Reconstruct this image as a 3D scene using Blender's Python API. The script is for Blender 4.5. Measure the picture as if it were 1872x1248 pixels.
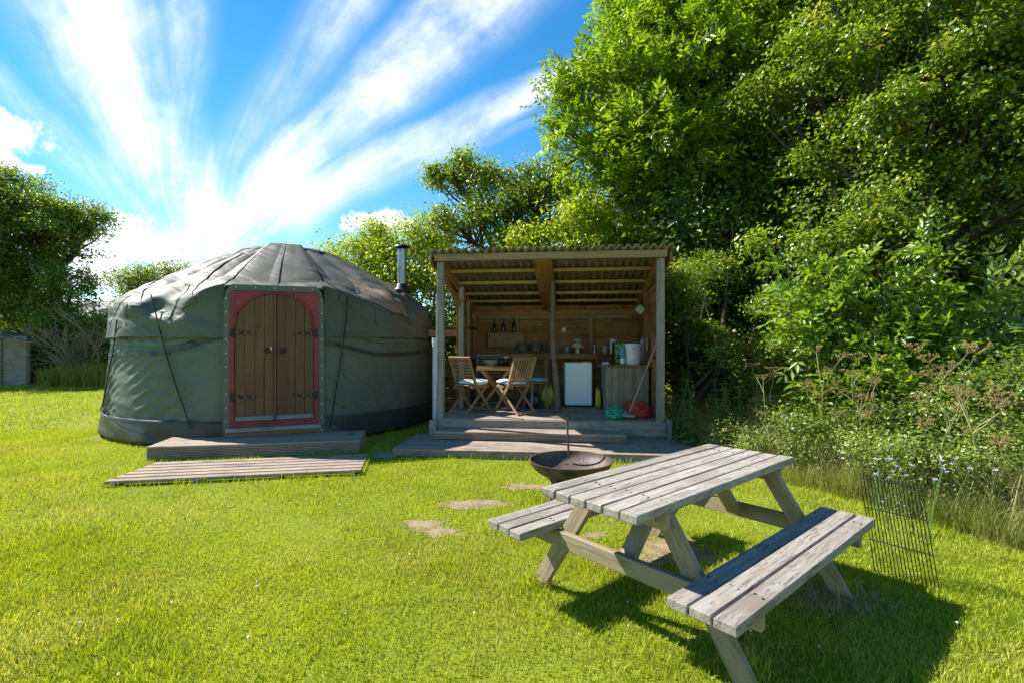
import bpy, bmesh, math, random
import numpy as np
from mathutils import Vector, Matrix, Euler, noise as mnoise
R = math.radians
random.seed(7)
rng = np.random.default_rng(11)
scene = bpy.context.scene
for o in list(bpy.data.objects): bpy.data.objects.remove(o, do_unlink=True)
COL = scene.collection

# ------------------------------------------------------------------ camera
F_PX, CX, CY, CAM_H = 927.0, 936.0, 624.0, 1.5      # photo pixels (1872 x 1248), metres
cam = bpy.data.cameras.new('camera'); cam.sensor_width = 36; cam.lens = 36*F_PX/1872
cam.clip_start = .05; cam.clip_end = 1500
camo = bpy.data.objects.new('camera', cam); COL.objects.link(camo)
camo.location = (0, 0, CAM_H); camo.rotation_euler = (R(90), 0, 0)
scene.camera = camo

def P(px, py, Y):                       # photo pixel at depth Y
    return Vector(((px-CX)/F_PX*Y, Y, CAM_H-(py-CY)/F_PX*Y))
def G(px, py, z=0.0):                   # photo pixel on the horizontal plane z
    return P(px, py, (CAM_H-z)*F_PX/(py-CY))

# ------------------------------------------------------------------ node helper
class NT:
    def __init__(s, tree):
        s.t = tree; s.n = tree.nodes; s.l = tree.links
    def new(s, typ, **kw):
        n = s.n.new(typ)
        for k, v in kw.items(): setattr(n, k, v)
        return n
    def put(s, sock, v):
        if hasattr(v, 'is_linked') or isinstance(v, bpy.types.NodeSocket): s.l.new(v, sock)
        elif v is not None: sock.default_value = v
    def math(s, op, a, b=None, c=None, clamp=False):
        n = s.new('ShaderNodeMath', operation=op); n.use_clamp = clamp
        s.put(n.inputs[0], a)
        if b is not None: s.put(n.inputs[1], b)
        if c is not None: s.put(n.inputs[2], c)
        return n.outputs[0]
    def vmath(s, op, a, b=None, out=0):
        n = s.new('ShaderNodeVectorMath', operation=op)
        s.put(n.inputs[0], a)
        if b is not None: s.put(n.inputs[1], b)
        return n.outputs[out]
    def noise(s, vec, scale=5, detail=4, rough=.55, dist=0, col=False):
        n = s.new('ShaderNodeTexNoise'); s.put(n.inputs['Vector'], vec)
        n.inputs['Scale'].default_value = scale; n.inputs['Detail'].default_value = detail
        n.inputs['Roughness'].default_value = rough; n.inputs['Distortion'].default_value = dist
        return n.outputs['Color' if col else 'Fac']
    def ramp(s, fac, stops, interp='LINEAR'):
        n = s.new('ShaderNodeValToRGB'); n.color_ramp.interpolation = interp
        e = n.color_ramp.elements
        while len(e) < len(stops): e.new(.5)
        for el, (p, c) in zip(e, stops):
            el.position = p
            el.color = (c, c, c, 1) if isinstance(c, (int, float)) else (*c, 1)
        s.put(n.inputs[0], fac); return n.outputs[0]
    def mix(s, fac, a, b, blend='MIX'):
        n = s.new('ShaderNodeMix', data_type='RGBA', blend_type=blend)
        s.put(n.inputs['Factor'], fac)
        for sock, v in ((n.inputs['A'], a), (n.inputs['B'], b)):
            if isinstance(v, tuple) and len(v) == 3: v = (*v, 1)
            s.put(sock, v)
        return n.outputs['Result']
    def smooth(s, v, a, b):
        n = s.new('ShaderNodeMapRange', interpolation_type='SMOOTHSTEP')
        s.put(n.inputs[0], v); n.inputs[1].default_value = a; n.inputs[2].default_value = b
        return n.outputs[0]
    def comb(s, x, y, z):
        n = s.new('ShaderNodeCombineXYZ'); s.put(n.inputs[0], x); s.put(n.inputs[1], y); s.put(n.inputs[2], z)
        return n.outputs[0]
    def sep(s, v):
        n = s.new('ShaderNodeSeparateXYZ'); s.put(n.inputs[0], v); return n.outputs

# ------------------------------------------------------------------ world, sun, exposure
SUN = Vector((-.78, .35, .84)).normalized()
SKY_STRENGTH = .10
def build_world():
    w = bpy.data.worlds.new('World'); scene.world = w; w.use_nodes = True
    T = NT(w.node_tree); T.n.clear()
    sky = T.new('ShaderNodeTexSky', sky_type='NISHITA'); sky.sun_disc = False
    sky.sun_elevation = math.asin(SUN.z); sky.sun_rotation = math.atan2(SUN.x, SUN.y)
    sky.air_density = 1.0; sky.dust_density = .0; sky.ozone_density = 2.2; sky.altitude = 100
    hs = T.new('ShaderNodeHueSaturation'); hs.inputs['Saturation'].default_value = 1.36
    hs.inputs['Value'].default_value = .90; hs.inputs['Hue'].default_value = .493
    T.put(hs.inputs['Color'], sky.outputs[0])
    tc = T.new('ShaderNodeTexCoord'); d = T.vmath('NORMALIZE', tc.outputs['Generated'])
    dx, dy, dz = T.sep(d)[:3]
    yc = T.math('MAXIMUM', dy, .08)
    gu, gv = T.math('DIVIDE', dx, yc), T.math('DIVIDE', dz, yc)      # northern half of the sky, one sheet of cirrus
    uv = T.comb(gu, gv, 0)
    wn = T.vmath('MULTIPLY', T.vmath('SUBTRACT', T.noise(uv, 2.2, 2, .5, 0, True), (.5, .5, .5)), (.11, .11, 0))
    q = T.vmath('ADD', uv, wn)
    qx, qy, _ = T.sep(q)[:3]
    def G2(x, y): return ((x-CX)/F_PX, (CY-y)/F_PX)
    fx, fy = G2(345, 520)
    ax_, ay_ = T.math('SUBTRACT', qx, fx), T.math('SUBTRACT', qy, fy)
    ang = T.math('ARCTAN2', ay_, ax_); rad = T.math('SQRT', T.math('ADD', T.math('MULTIPLY', ax_, ax_), T.math('MULTIPLY', ay_, ay_)))
    sn = T.noise(T.comb(T.math('MULTIPLY', ang, 9), T.math('MULTIPLY', rad, 2.2), 0), 1.0, 6, .62, .25)      # long fibres
    pn = T.noise(q, 5.5, 5, .6, .2)
    bands = [([(70, -300), (150, 0), (235, 190), (360, 345), (420, 430)], [180, 135, 98, 80, 70], .92),
             ([(320, -100), (335, 130), (325, 250)], [65, 48, 40], .5),
             ([(-250, 0), (0, 175), (210, 335), (310, 430)], [50, 40, 42, 50], .5),
             ([(1100, -250), (870, 0), (640, 220), (480, 350), (310, 480)], [130, 92, 66, 60, 70], .88),
             ([(1500, 0), (1090, 118), (800, 262), (600, 352), (340, 450)], [40, 28, 40, 50, 75], .88),
             ([(680, -100), (545, 130), (395, 345)], [85, 66, 55], .42),
             ([(1000, 225), (800, 278)], [9, 12], .4),
             ([(330, 440), (450, 380)], [110, 120], .38)]
    dens = None
    for pts, ws, dn in bands:
        for i in range(len(pts)-1):
            (x0, y0), (x1, y1) = G2(*pts[i]), G2(*pts[i+1]); ex, ey = x1-x0, y1-y0; L2 = ex*ex+ey*ey
            rx, ry = T.math('SUBTRACT', qx, x0), T.math('SUBTRACT', qy, y0)
            h = T.math('DIVIDE', T.math('ADD', T.math('MULTIPLY', rx, ex), T.math('MULTIPLY', ry, ey)), L2, clamp=True)
            ddx, ddy = T.math('SUBTRACT', rx, T.math('MULTIPLY', h, ex)), T.math('SUBTRACT', ry, T.math('MULTIPLY', h, ey))
            dd = T.math('SQRT', T.math('ADD', T.math('MULTIPLY', ddx, ddx), T.math('MULTIPLY', ddy, ddy)))
            wd = T.math('ADD', ws[i]/F_PX*1.25, T.math('MULTIPLY', h, (ws[i+1]-ws[i])/F_PX*1.25))
            v = T.math('MULTIPLY', T.smooth(T.math('DIVIDE', dd, wd), 1.15, .1), dn)
            dens = v if dens is None else T.math('MAXIMUM', dens, v)
    tex = T.math('ADD', T.math('MULTIPLY', sn, .78), T.math('MULTIPLY', pn, 1.22))   # mean about 1
    dens = T.math('MULTIPLY', dens, T.math('ADD', .12, T.math('MULTIPLY', tex, .78)))
    dens = T.math('ADD', dens, T.math('MULTIPLY', T.math('SUBTRACT', tex, 1.02), T.smooth(dens, .05, .5)))
    zc = T.math('MAXIMUM', dz, .06)
    gen = T.noise(T.comb(T.math('DIVIDE', dx, zc), T.math('MULTIPLY', T.math('DIVIDE', dy, zc), .3), 0), 1.3, 3, .55, .3)
    gen = T.math('MULTIPLY', T.smooth(gen, .5, .75), .7)                                            # same cirrus over the rest of the sky
    dens = T.mix(T.smooth(dy, .12, .35), gen, dens)
    dens = T.math('MULTIPLY', dens, T.smooth(dz, .03, .16), clamp=True)
    # a few small cumulus near the horizon
    cn = T.noise(d, 18, 6, .66)
    cum = None
    for (cxp, cyp, rad) in ((232, 420, .075), (212, 440, .07), (262, 452, .06), (200, 505, .07), (250, 510, .06), (-10, 245, .06), (0, 292, .03), (66, 312, .022),
                            (665, 405, .05), (722, 405, .05), (700, 412, .045), (300, 500, .05), (1900, 400, .12), (-300, 380, .12), (-420, 430, .1)):
        v = Vector(((cxp-CX)/F_PX, 1, (CY-cyp)/F_PX)).normalized()
        q = T.vmath('MULTIPLY', T.vmath('SUBTRACT', d, tuple(v)), (1, 1, 1.75))
        ln = T.vmath('LENGTH', q, out=1)
        m = T.math('SUBTRACT', 1.0, T.math('DIVIDE', ln, rad))
        cum = m if cum is None else T.math('MAXIMUM', cum, m)
    cum = T.math('ADD', cum, T.math('MULTIPLY', T.math('SUBTRACT', cn, .5), 3.0))
    cum = T.smooth(cum, .12, .62)
    tot = T.math('MAXIMUM', T.math('POWER', dens, 1.35), cum, clamp=True)
    white = T.new('ShaderNodeRGB'); white.outputs[0].default_value = (5.9, 6.0, 6.2, 1)
    colr = T.mix(T.math('MULTIPLY', tot, .9), hs.outputs[0], white.outputs[0])
    bg = T.new('ShaderNodeBackground'); T.put(bg.inputs[0], colr); bg.inputs[1].default_value = SKY_STRENGTH
    out = T.new('ShaderNodeOutputWorld'); T.l.new(bg.outputs[0], out.inputs[0])
build_world()
sl = bpy.data.lights.new('sun', 'SUN'); sl.energy = 5.0; sl.angle = R(.53); sl.color = (1, .955, .87)
so = bpy.data.objects.new('sun', sl); COL.objects.link(so)
so.rotation_euler = SUN.to_track_quat('Z', 'Y').to_euler(); so.location = SUN*40
scene.view_settings.view_transform = 'Standard'; scene.view_settings.look = 'None'
scene.view_settings.exposure = 1.2; scene.view_settings.gamma = 1
scene.view_settings.use_curve_mapping = False
scene.render.engine = 'CYCLES'
scene.cycles.max_bounces = 8; scene.cycles.transparent_max_bounces = 8

# ------------------------------------------------------------------ object helpers
def link(o, parent=None):
    COL.objects.link(o)
    if parent is not None: o.parent = parent
    return o
def tag(o, label=None, cat=None, group=None, kind=None):
    if label: o['label'] = label
    if cat: o['category'] = cat
    if group: o['group'] = group
    if kind: o['kind'] = kind
    return o
def empty(name, loc=(0, 0, 0), rz=0, label=None, cat=None, group=None):
    o = bpy.data.objects.new(name, None); o.empty_display_size = .1
    o.location = loc; o.rotation_euler = (0, 0, rz); link(o)
    return tag(o, label, cat, group)
def copy_tree(o, parent=None):
    c = o.copy(); COL.objects.link(c); c.parent = parent
    for ch in list(o.children): copy_tree(ch, c)
    return c
def mesh_np(name, V, F, mat, parent=None, smooth=False):
    V = np.asarray(V, dtype=np.float32); F = np.asarray(F, dtype=np.int32)
    me = bpy.data.meshes.new(name); k = F.shape[1]
    me.vertices.add(len(V)); me.vertices.foreach_set('co', V.ravel())
    me.loops.add(F.size); me.loops.foreach_set('vertex_index', F.ravel())
    me.polygons.add(len(F)); me.polygons.foreach_set('loop_start', np.arange(0, F.size, k, dtype=np.int32))
    me.update(calc_edges=True)
    if smooth: me.polygons.foreach_set('use_smooth', np.ones(len(F), dtype=bool))
    if mat: me.materials.append(mat)
    return link(bpy.data.objects.new(name, me), parent)
class MB:
    def __init__(s): s.v = []; s.f = []
    def add(s, vs, fs):
        b = len(s.v); s.v += [tuple(v) for v in vs]; s.f += [tuple(i+b for i in f) for f in fs]
    def tube(s, pts, rad, seg=6, cap=True):
        pts = [Vector(p) for p in pts]; n = len(pts)
        if not hasattr(rad, '__len__'): rad = [rad]*n
        vs, fs = [], []; ref = Vector((.3, .2, 1)).normalized()
        for i in range(n):
            t = (pts[min(i+1, n-1)]-pts[max(i-1, 0)])
            t = t.normalized() if t.length > 1e-9 else Vector((0, 0, 1))
            if abs(t.dot(ref)) > .96: ref = Vector((1, .1, 0)).normalized()
            a = t.cross(ref).normalized(); b = t.cross(a)
            for k in range(seg):
                q = 2*math.pi*k/seg; vs.append(pts[i]+(a*math.cos(q)+b*math.sin(q))*rad[i])
        for i in range(n-1):
            for k in range(seg):
                k2 = (k+1) % seg; fs.append((i*seg+k, i*seg+k2, (i+1)*seg+k2, (i+1)*seg+k))
        if cap: fs.append(tuple(range(seg-1, -1, -1))); fs.append(tuple((n-1)*seg+k for k in range(seg)))
        s.add(vs, fs); return s
    def lathe(s, prof, seg=20, c=(0, 0, 0)):
        vs, fs = [], []
        for r, z in prof:
            for k in range(seg):
                q = 2*math.pi*k/seg; vs.append((c[0]+r*math.cos(q), c[1]+r*math.sin(q), c[2]+z))
        for i in range(len(prof)-1):
            for k in range(seg):
                k2 = (k+1) % seg; fs.append((i*seg+k, i*seg+k2, (i+1)*seg+k2, (i+1)*seg+k))
        s.add(vs, fs); return s
    def box(s, c, d, rot=None):
        M = rot.to_matrix() if rot is not None else Matrix.Identity(3)
        vs = [Vector(c)+M @ Vector((x*d[0]/2, y*d[1]/2, z*d[2]/2)) for x in (-1, 1) for y in (-1, 1) for z in (-1, 1)]
        s.add(vs, [(0, 1, 3, 2), (4, 6, 7, 5), (0, 4, 5, 1), (2, 3, 7, 6), (0, 2, 6, 4), (1, 5, 7, 3)]); return s
    def prism(s, poly, y0, y1):            # polygon in x,z pushed from y0 to y1
        n = len(poly); vs = [(x, y0, z) for x, z in poly]+[(x, y1, z) for x, z in poly]
        s.add(vs, [tuple(range(n)), tuple(range(2*n-1, n-1, -1))]+[(i, i+n, (i+1) % n+n, (i+1) % n) for i in range(n)]); return s
    def build(s, name, mat, parent=None, smooth=False, bevel=0, angle=40):
        me = bpy.data.meshes.new(name); me.from_pydata(s.v, [], s.f); me.update()
        bm = bmesh.new(); bm.from_mesh(me); bmesh.ops.recalc_face_normals(bm, faces=bm.faces)
        if bevel: bmesh.ops.bevel(bm, geom=list(bm.edges), offset=bevel, segments=1, profile=.5, affect='EDGES')
        bm.to_mesh(me); bm.free()
        if smooth:
            me.polygons.foreach_set('use_smooth', [True]*len(me.polygons)); me.set_sharp_from_angle(angle=R(angle))
        if mat: me.materials.append(mat)
        return link(bpy.data.objects.new(name, me), parent)
_boxes = {}
def box(name, size, loc, mat, parent=None, rot=(0, 0, 0), bevel=.004):
    """one piece of timber or the like; wood takes its grain from the longest side"""
    ax = 'xyz'[int(np.argmax(size))]
    m = mat(ax) if callable(mat) else mat
    key = (tuple(round(x, 4) for x in size), m.name, bevel)
    me = _boxes.get(key)
    if me is None:
        me = bpy.data.meshes.new(name); bm = bmesh.new(); bmesh.ops.create_cube(bm, size=1)
        for v in bm.verts: v.co = Vector((v.co.x*size[0], v.co.y*size[1], v.co.z*size[2]))
        if bevel: bmesh.ops.bevel(bm, geom=list(bm.edges), offset=min(bevel, min(size)*.3), segments=1, profile=.5, affect='EDGES')
        bm.to_mesh(me); bm.free(); me.materials.append(m); _boxes[key] = me
    o = bpy.data.objects.new(name, me); o.location = loc; o.rotation_euler = rot
    return link(o, parent)
def beam(name, p0, p1, w, t, mat, parent=None, up=(0, 0, 1), bevel=.004):
    """timber from p0 to p1; t is its thickness along 'up', w across"""
    p0, p1 = Vector(p0), Vector(p1); x = (p1-p0); L = x.length; x.normalize()
    z = Vector(up); z = (z-x*z.dot(x)).normalized(); y = z.cross(x)
    o = box(name, (L, w, t), (0, 0, 0), mat, parent, bevel=bevel)
    m = Matrix((x, y, z)).transposed().to_4x4(); m.translation = (p0+p1)/2
    o.matrix_local = m
    return o

# ------------------------------------------------------------------ materials
def new_mat(name):
    m = bpy.data.materials.new(name); m.use_nodes = True; T = NT(m.node_tree); T.n.clear()
    out = T.new('ShaderNodeOutputMaterial'); b = T.new('ShaderNodeBsdfPrincipled')
    T.l.new(b.outputs[0], out.inputs[0]); return m, T, b, out
def bump(T, b, h, strength=.4, dist=.01):
    n = T.new('ShaderNodeBump'); n.inputs['Strength'].default_value = strength; n.inputs['Distance'].default_value = dist
    T.put(n.inputs['Height'], h); T.l.new(n.outputs[0], b.inputs['Normal'])
_wood = {}
def wood(name, c_dark, c_mid, c_light, rough=.8, grain=22., crack=.35, stain=None, var=.25, moss=None):
    """returns a function giving the material for a grain axis"""
    def get(ax='x'):
        k = name+'_'+ax
        if k in _wood: return _wood[k]
        m, T, b, out = new_mat(k)
        tc = T.new('ShaderNodeTexCoord'); oi = T.new('ShaderNodeObjectInfo')
        off = T.vmath('MULTIPLY', oi.outputs['Random'], (37., 19., 53.))
        v = T.vmath('ADD', tc.outputs['Object'], off)
        s = {'x': (.055, 1, 1), 'y': (1, .055, 1), 'z': (1, 1, .055)}[ax]
        vs = T.vmath('MULTIPLY', v, s)
        warp = T.noise(v, 3.0, 2, .5, 0, True)
        vs = T.vmath('ADD', vs, T.vmath('MULTIPLY', warp, (.05, .05, .05)))
        g1 = T.noise(vs, grain, 6, .65, .7); g2 = T.noise(vs, grain*4, 3, .6, .2)
        col = T.ramp(g1, [(.22, c_dark), (.48, c_mid), (.75, c_light)])
        col = T.mix(T.math('MULTIPLY', T.smooth(g2, .52, .68), crack), col, tuple(x*.35 for x in c_dark))
        # knots
        vo = T.new('ShaderNodeTexVoronoi'); vo.feature = 'F1'
        ks = {'x': (.35, 1, 1), 'y': (1, .35, 1), 'z': (1, 1, .35)}[ax]
        T.put(vo.inputs['Vector'], T.vmath('MULTIPLY', v, ks)); vo.inputs['Scale'].default_value = 5.5
        kn = T.smooth(vo.outputs['Distance'], .16, .05)
        col = T.mix(T.math('MULTIPLY', kn, .55), col, tuple(x*.6 for x in c_dark))
        bl = T.noise(v, 2.3, 3, .6)
        if stain: col = T.mix(T.smooth(bl, .5, .72), col, stain)
        if moss: col = T.mix(T.math('MULTIPLY', T.smooth(T.noise(v, 3.7, 4, .65), .5, .7), .6), col, moss)
        hv = T.new('ShaderNodeHueSaturation'); T.put(hv.inputs['Color'], col)
        T.put(hv.inputs['Value'], T.math('ADD', 1-var/2, T.math('MULTIPLY', oi.outputs['Random'], var)))
        T.put(b.inputs['Base Color'], hv.outputs[0]); b.inputs['Roughness'].default_value = rough
        b.inputs['Specular IOR Level'].default_value = .3
        bump(T, b, T.math('ADD', g1, T.math('MULTIPLY', g2, .6)), .5, .006)
        _wood[k] = m; return m
    get.__name__ = name
    return get
def plain(name, col, rough=.6, metal=0., var=.15, nscale=8., bumps=.1, spec=.4, col2=None):
    m, T, b, out = new_mat(name)
    tc = T.new('ShaderNodeTexCoord'); n = T.noise(tc.outputs['Object'], nscale, 5, .6)
    c2 = col2 if col2 else tuple(x*(1-var*1.6) for x in col)
    T.put(b.inputs['Base Color'], T.ramp(n, [(.3, c2), (.62, col)]))
    b.inputs['Roughness'].default_value = rough; b.inputs['Metallic'].default_value = metal
    b.inputs['Specular IOR Level'].default_value = spec
    if bumps: bump(T, b, T.noise(tc.outputs['Object'], nscale*4, 4, .6), bumps, .01)
    return m
def leaf_mat(name, dark, mid, light, tip=None, transl=.38, rough=.36, spec=.6, nscale=.9):
    m, T, b, out = new_mat(name)
    ge = T.new('ShaderNodeNewGeometry'); tc = T.new('ShaderNodeTexCoord')
    r = ge.outputs['Random Per Island']; n = T.noise(tc.outputs['Object'], nscale, 3, .6)
    f = T.math('ADD', T.math('MULTIPLY', r, .55), T.math('MULTIPLY', n, .75))
    col = T.ramp(f, [(.28, dark), (.6, mid), (.92, light)])
    if tip:
        n2 = T.noise(T.vmath('ADD', tc.outputs['Object'], (9., 4., 2.)), nscale*1.7, 3, .6)
        col = T.mix(T.math('MULTIPLY', T.smooth(n2, .55, .68), T.smooth(r, .2, .9)), col, tip)
    T.put(b.inputs['Base Color'], col); b.inputs['Roughness'].default_value = rough
    b.inputs['Specular IOR Level'].default_value = spec
    tr = T.new('ShaderNodeBsdfTranslucent')
    T.put(tr.inputs[0], T.mix(1.0, col, (1.35, 1.25, .45), 'MULTIPLY'))
    ms = T.new('ShaderNodeMixShader'); ms.inputs[0].default_value = transl
    T.l.new(b.outputs[0], ms.inputs[1]); T.l.new(tr.outputs[0], ms.inputs[2]); T.l.new(ms.outputs[0], out.inputs[0])
    return m

W_TABLE = wood('wood_picnic', (.13, .105, .08), (.275, .245, .205), (.39, .36, .315), .85, 30, .75, stain=(.19, .16, .125), var=.24)
W_TLEG = wood('wood_picnic_leg', (0.165, 0.1254, 0.066), (0.2772, 0.2211, 0.1353), (0.3432, 0.2904, 0.198), .8, 16, .4, var=.2)
W_DECK = wood('wood_deck', (.165, .118, .088), (.295, .22, .165), (.39, .305, .235), .8, 24, .35, stain=(.165, .13, .105), var=.25)
W_GREY = wood('wood_grey', (.15, .13, .10), (.26, .23, .185), (.34, .31, .255), .85, 22, .4, moss=(.12, .135, .085))
W_POST = wood('wood_post', (0.15, 0.1237, 0.09), (0.27, 0.2325, 0.1762), (0.345, 0.3075, 0.2475), .8, 18, .35, moss=(.19, .2, .135))
W_SHED = wood('wood_shed', (.135, .058, .018), (.31, .145, .048), (.44, .225, .08), .75, 14, .3, stain=(.15, .075, .03), var=.35)
W_BEAM = wood('wood_beam', (0.17, 0.1062, 0.051), (0.306, 0.204, 0.1062), (0.391, 0.2805, 0.1615), .75, 16, .3)
W_PURL = wood('wood_purlin', (0.22, 0.15, 0.06), (0.36, 0.255, 0.11), (0.44, 0.33, 0.16), .75, 18, .3)
W_CHAIR = wood('wood_chair', (0.176, 0.1, 0.044), (0.288, 0.176, 0.084), (0.36, 0.24, 0.128), .6, 20, .2)
W_TEAK = wood('wood_garden_table', (0.256, 0.104, 0.032), (0.36, 0.16, 0.056), (0.416, 0.208, 0.08), .5, 18, .15)
W_DOOR = wood('wood_door', (.07, .032, .014), (.125, .06, .026), (.185, .094, .042), .55, 16, .3, stain=(.105, .06, .035), var=.3)
W_CUP = wood('wood_cupboard', (0.17, 0.119, 0.0723), (0.289, 0.2167, 0.1403), (0.3825, 0.3017, 0.2125), .8, 16, .35, stain=(.22, .16, .1))
W_BARK = plain('bark', (.10, .075, .05), .9, 0, .5, 14, .8, .2, (.045, .035, .025))
W_BARKL = plain('bark_pale', (.20, .155, .115), .9, 0, .4, 18, .8, .2, (.10, .075, .055))
W_TWIG = plain('dry_twig', (.30, .24, .17), .9, 0, .3, 10, .3, .2)
M_BLACK = plain('black_iron', (.02, .021, .023), .5, .3, .3, 20, .2)
M_STEEL = plain('galvanised', (.36, .38, .39), .38, .85, .25, 12, .1)
M_ROPE = plain('rope_black', (.018, .02, .018), .8, 0, .2, 40, .3)
M_CORD = plain('cord_green', (.10, .13, .09), .8, 0, .2, 40, .3)
M_WHITE = plain('white_enamel', (.74, .78, .80), .3, 0, .06, 3, .03)
M_RED = plain('red_paint', (.26, .028, .035), .5, 0, .25, 6, .15)
M_SOIL = plain('bare_soil', (.29, .215, .14), .95, 0, .35, 9, .9, .1, (.17, .12, .075))
M_STONE = plain('paving_stone', (.27, .22, .18), .9, 0, .25, 7, .5, .2)

# ================================================================== ground and lawn
def grass_mat(name, dark, mid, light, dry):
    m, T, b, out = new_mat(name)
    ge = T.new('ShaderNodeNewGeometry'); r = ge.outputs['Random Per Island']
    pos = ge.outputs['Position']
    n = T.noise(pos, .9, 4, .6); n2 = T.noise(pos, 5, 3, .6)
    f = T.math('ADD', T.math('MULTIPLY', r, .45), T.math('ADD', T.math('MULTIPLY', n, .5), T.math('MULTIPLY', n2, .3)))
    col = T.ramp(f, [(.40, dark), (.62, mid), (.85, light)])
    nd = T.noise(T.vmath('ADD', pos, (3., 8., 0.)), .75, 4, .65)
    col = T.mix(T.math('MULTIPLY', T.smooth(nd, .47, .66), T.smooth(r, .1, .95)), col, dry)
    T.put(b.inputs['Base Color'], col); b.inputs['Roughness'].default_value = .5
    b.inputs['Specular IOR Level'].default_value = .35
    tr = T.new('ShaderNodeBsdfTranslucent'); T.put(tr.inputs[0], T.mix(1.0, col, (1.35, 1.25, .5), 'MULTIPLY'))
    ms = T.new('ShaderNodeMixShader'); ms.inputs[0].default_value = .4
    T.l.new(b.outputs[0], ms.inputs[1]); T.l.new(tr.outputs[0], ms.inputs[2]); T.l.new(ms.outputs[0], out.inputs[0])
    return m
M_GRASS = grass_mat('grass_blade', (.15, .22, .012), (.345, .42, .018), (.48, .52, .035), (.54, .49, .15))
M_LONG = grass_mat('long_grass', (.10, .15, .025), (.22, .26, .05), (.34, .34, .09), (.42, .36, .17))
m, T, b, out = new_mat('lawn_ground')
pos = T.new('ShaderNodeNewGeometry').outputs['Position']
n1 = T.noise(pos, 1.1, 5, .6); n2 = T.noise(pos, 40, 4, .7)
col = T.ramp(T.math('ADD', T.math('MULTIPLY', n1, .6), T.math('MULTIPLY', n2, .45)), [(.3, (.10, .13, .014)), (.55, (.20, .245, .02)), (.8, (.30, .32, .06))])
T.put(b.inputs['Base Color'], col); b.inputs['Roughness'].default_value = .95
b.inputs['Specular IOR Level'].default_value = .1
bump(T, b, n2, .8, .03); M_GROUND = m
g = mesh_np('ground', [(-300, -100, 0), (300, -100, 0), (300, 500, 0), (-300, 500, 0)], [(0, 1, 2, 3)], M_GROUND)
tag(g, 'green mown lawn running under the yurt and trees', 'lawn', kind='structure')

SOIL = [(872, 921, .30, .085), (770, 958, .22, .06), (800, 972, .17, .05), (950, 889, .24, .06), (1003, 893, .16, .05), (1240, 1012, .34, .13), (1090, 978, .1, .035), (925, 968, .12, .03)]
soil_pts = []
def blobpoly(cx, cy, rx, ry, n, seed, amp=.28):
    out = []
    for k in range(n):
        a = 2*math.pi*k/n
        q = 1+amp*2*mnoise.noise((math.cos(a)*1.3+seed*7.1, math.sin(a)*1.3, seed*3.3))+amp*.8*mnoise.noise((math.cos(a)*4+seed, math.sin(a)*4, 2))
        out.append((cx+rx*q*math.cos(a), cy+ry*q*math.sin(a)))
    return out
for i, (px_, py_, rx, ry) in enumerate(SOIL):
    p = G(px_, py_); soil_pts.append((p.x, p.y, rx, ry*2))
    poly = blobpoly(p.x, p.y, rx, ry*2, 36, i+1, .42)
    V = [(p.x, p.y, .005)]+[(x, y, .004) for x, y in poly]
    o = mesh_np('soil_patch', V, [(0, k+1, (k+1) % 36+1) for k in range(36)], M_SOIL)
    tag(o, 'bare worn patch of dry soil in the lawn', 'soil', kind='structure')

# footprints kept free of grass: (centre, half sizes, angle)
KEEP = []
def in_keep(x, y):
    m = np.zeros(x.shape, bool)
    for cx, cy, hx, hy, a in KEEP:
        dx, dy = x-cx, y-cy; u = dx*math.cos(a)+dy*math.sin(a); v = -dx*math.sin(a)+dy*math.cos(a)
        m |= (abs(u) < hx) & (abs(v) < hy)
    return m
def snoise(x, y, s, ph):
    return (np.sin(x*s+ph)*np.cos(y*s*1.13-ph*.7)+np.sin((x+y)*s*.71+ph*2.1)*.7+np.sin((x*1.7-y)*s*.53+ph*.3)*.6)/2.3
def blades(x, y, h, w, lean=.5, z0=0.0, two=False):
    n = len(x); a = rng.uniform(0, 2*np.pi, n); la = rng.uniform(0, 2*np.pi, n)
    ll = h*lean*rng.uniform(.1, 1.3, n)
    bx, by = np.cos(a)*w/2, np.sin(a)*w/2; tx, ty = np.cos(la)*ll, np.sin(la)*ll
    z = np.zeros(n)+z0
    if not two:
        V = np.stack([np.stack([x-bx, y-by, z-.004], 1), np.stack([x+bx, y+by, z-.004], 1), np.stack([x+tx, y+ty, z+h], 1)], 1).reshape(-1, 3)
        return V, np.arange(3*n).reshape(-1, 3)
    V = np.stack([np.stack([x-bx, y-by, z-.004], 1), np.stack([x+bx, y+by, z-.004], 1),
                  np.stack([x+bx*.8+tx*.35, y+by*.8+ty*.35, z+h*.62], 1), np.stack([x-bx*.8+tx*.35, y-by*.8+ty*.35, z+h*.62], 1),
                  np.stack([x+tx*1.1, y+ty*1.1, z+h*.95], 1)], 1).reshape(-1, 3)
    i = np.arange(n)*5
    F = np.concatenate([np.stack([i, i+1, i+2], 1), np.stack([i, i+2, i+3], 1), np.stack([i+3, i+2, i+4], 1)])
    return V, F
def field(n, y0, y1, marg=1.12):
    """points spread over the part of the lawn between two depths"""
    y = np.sqrt(rng.uniform(y0*y0, y1*y1, n)); x = rng.uniform(-1, 1, n)*(y*1.04+.8)
    return x, y
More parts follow.
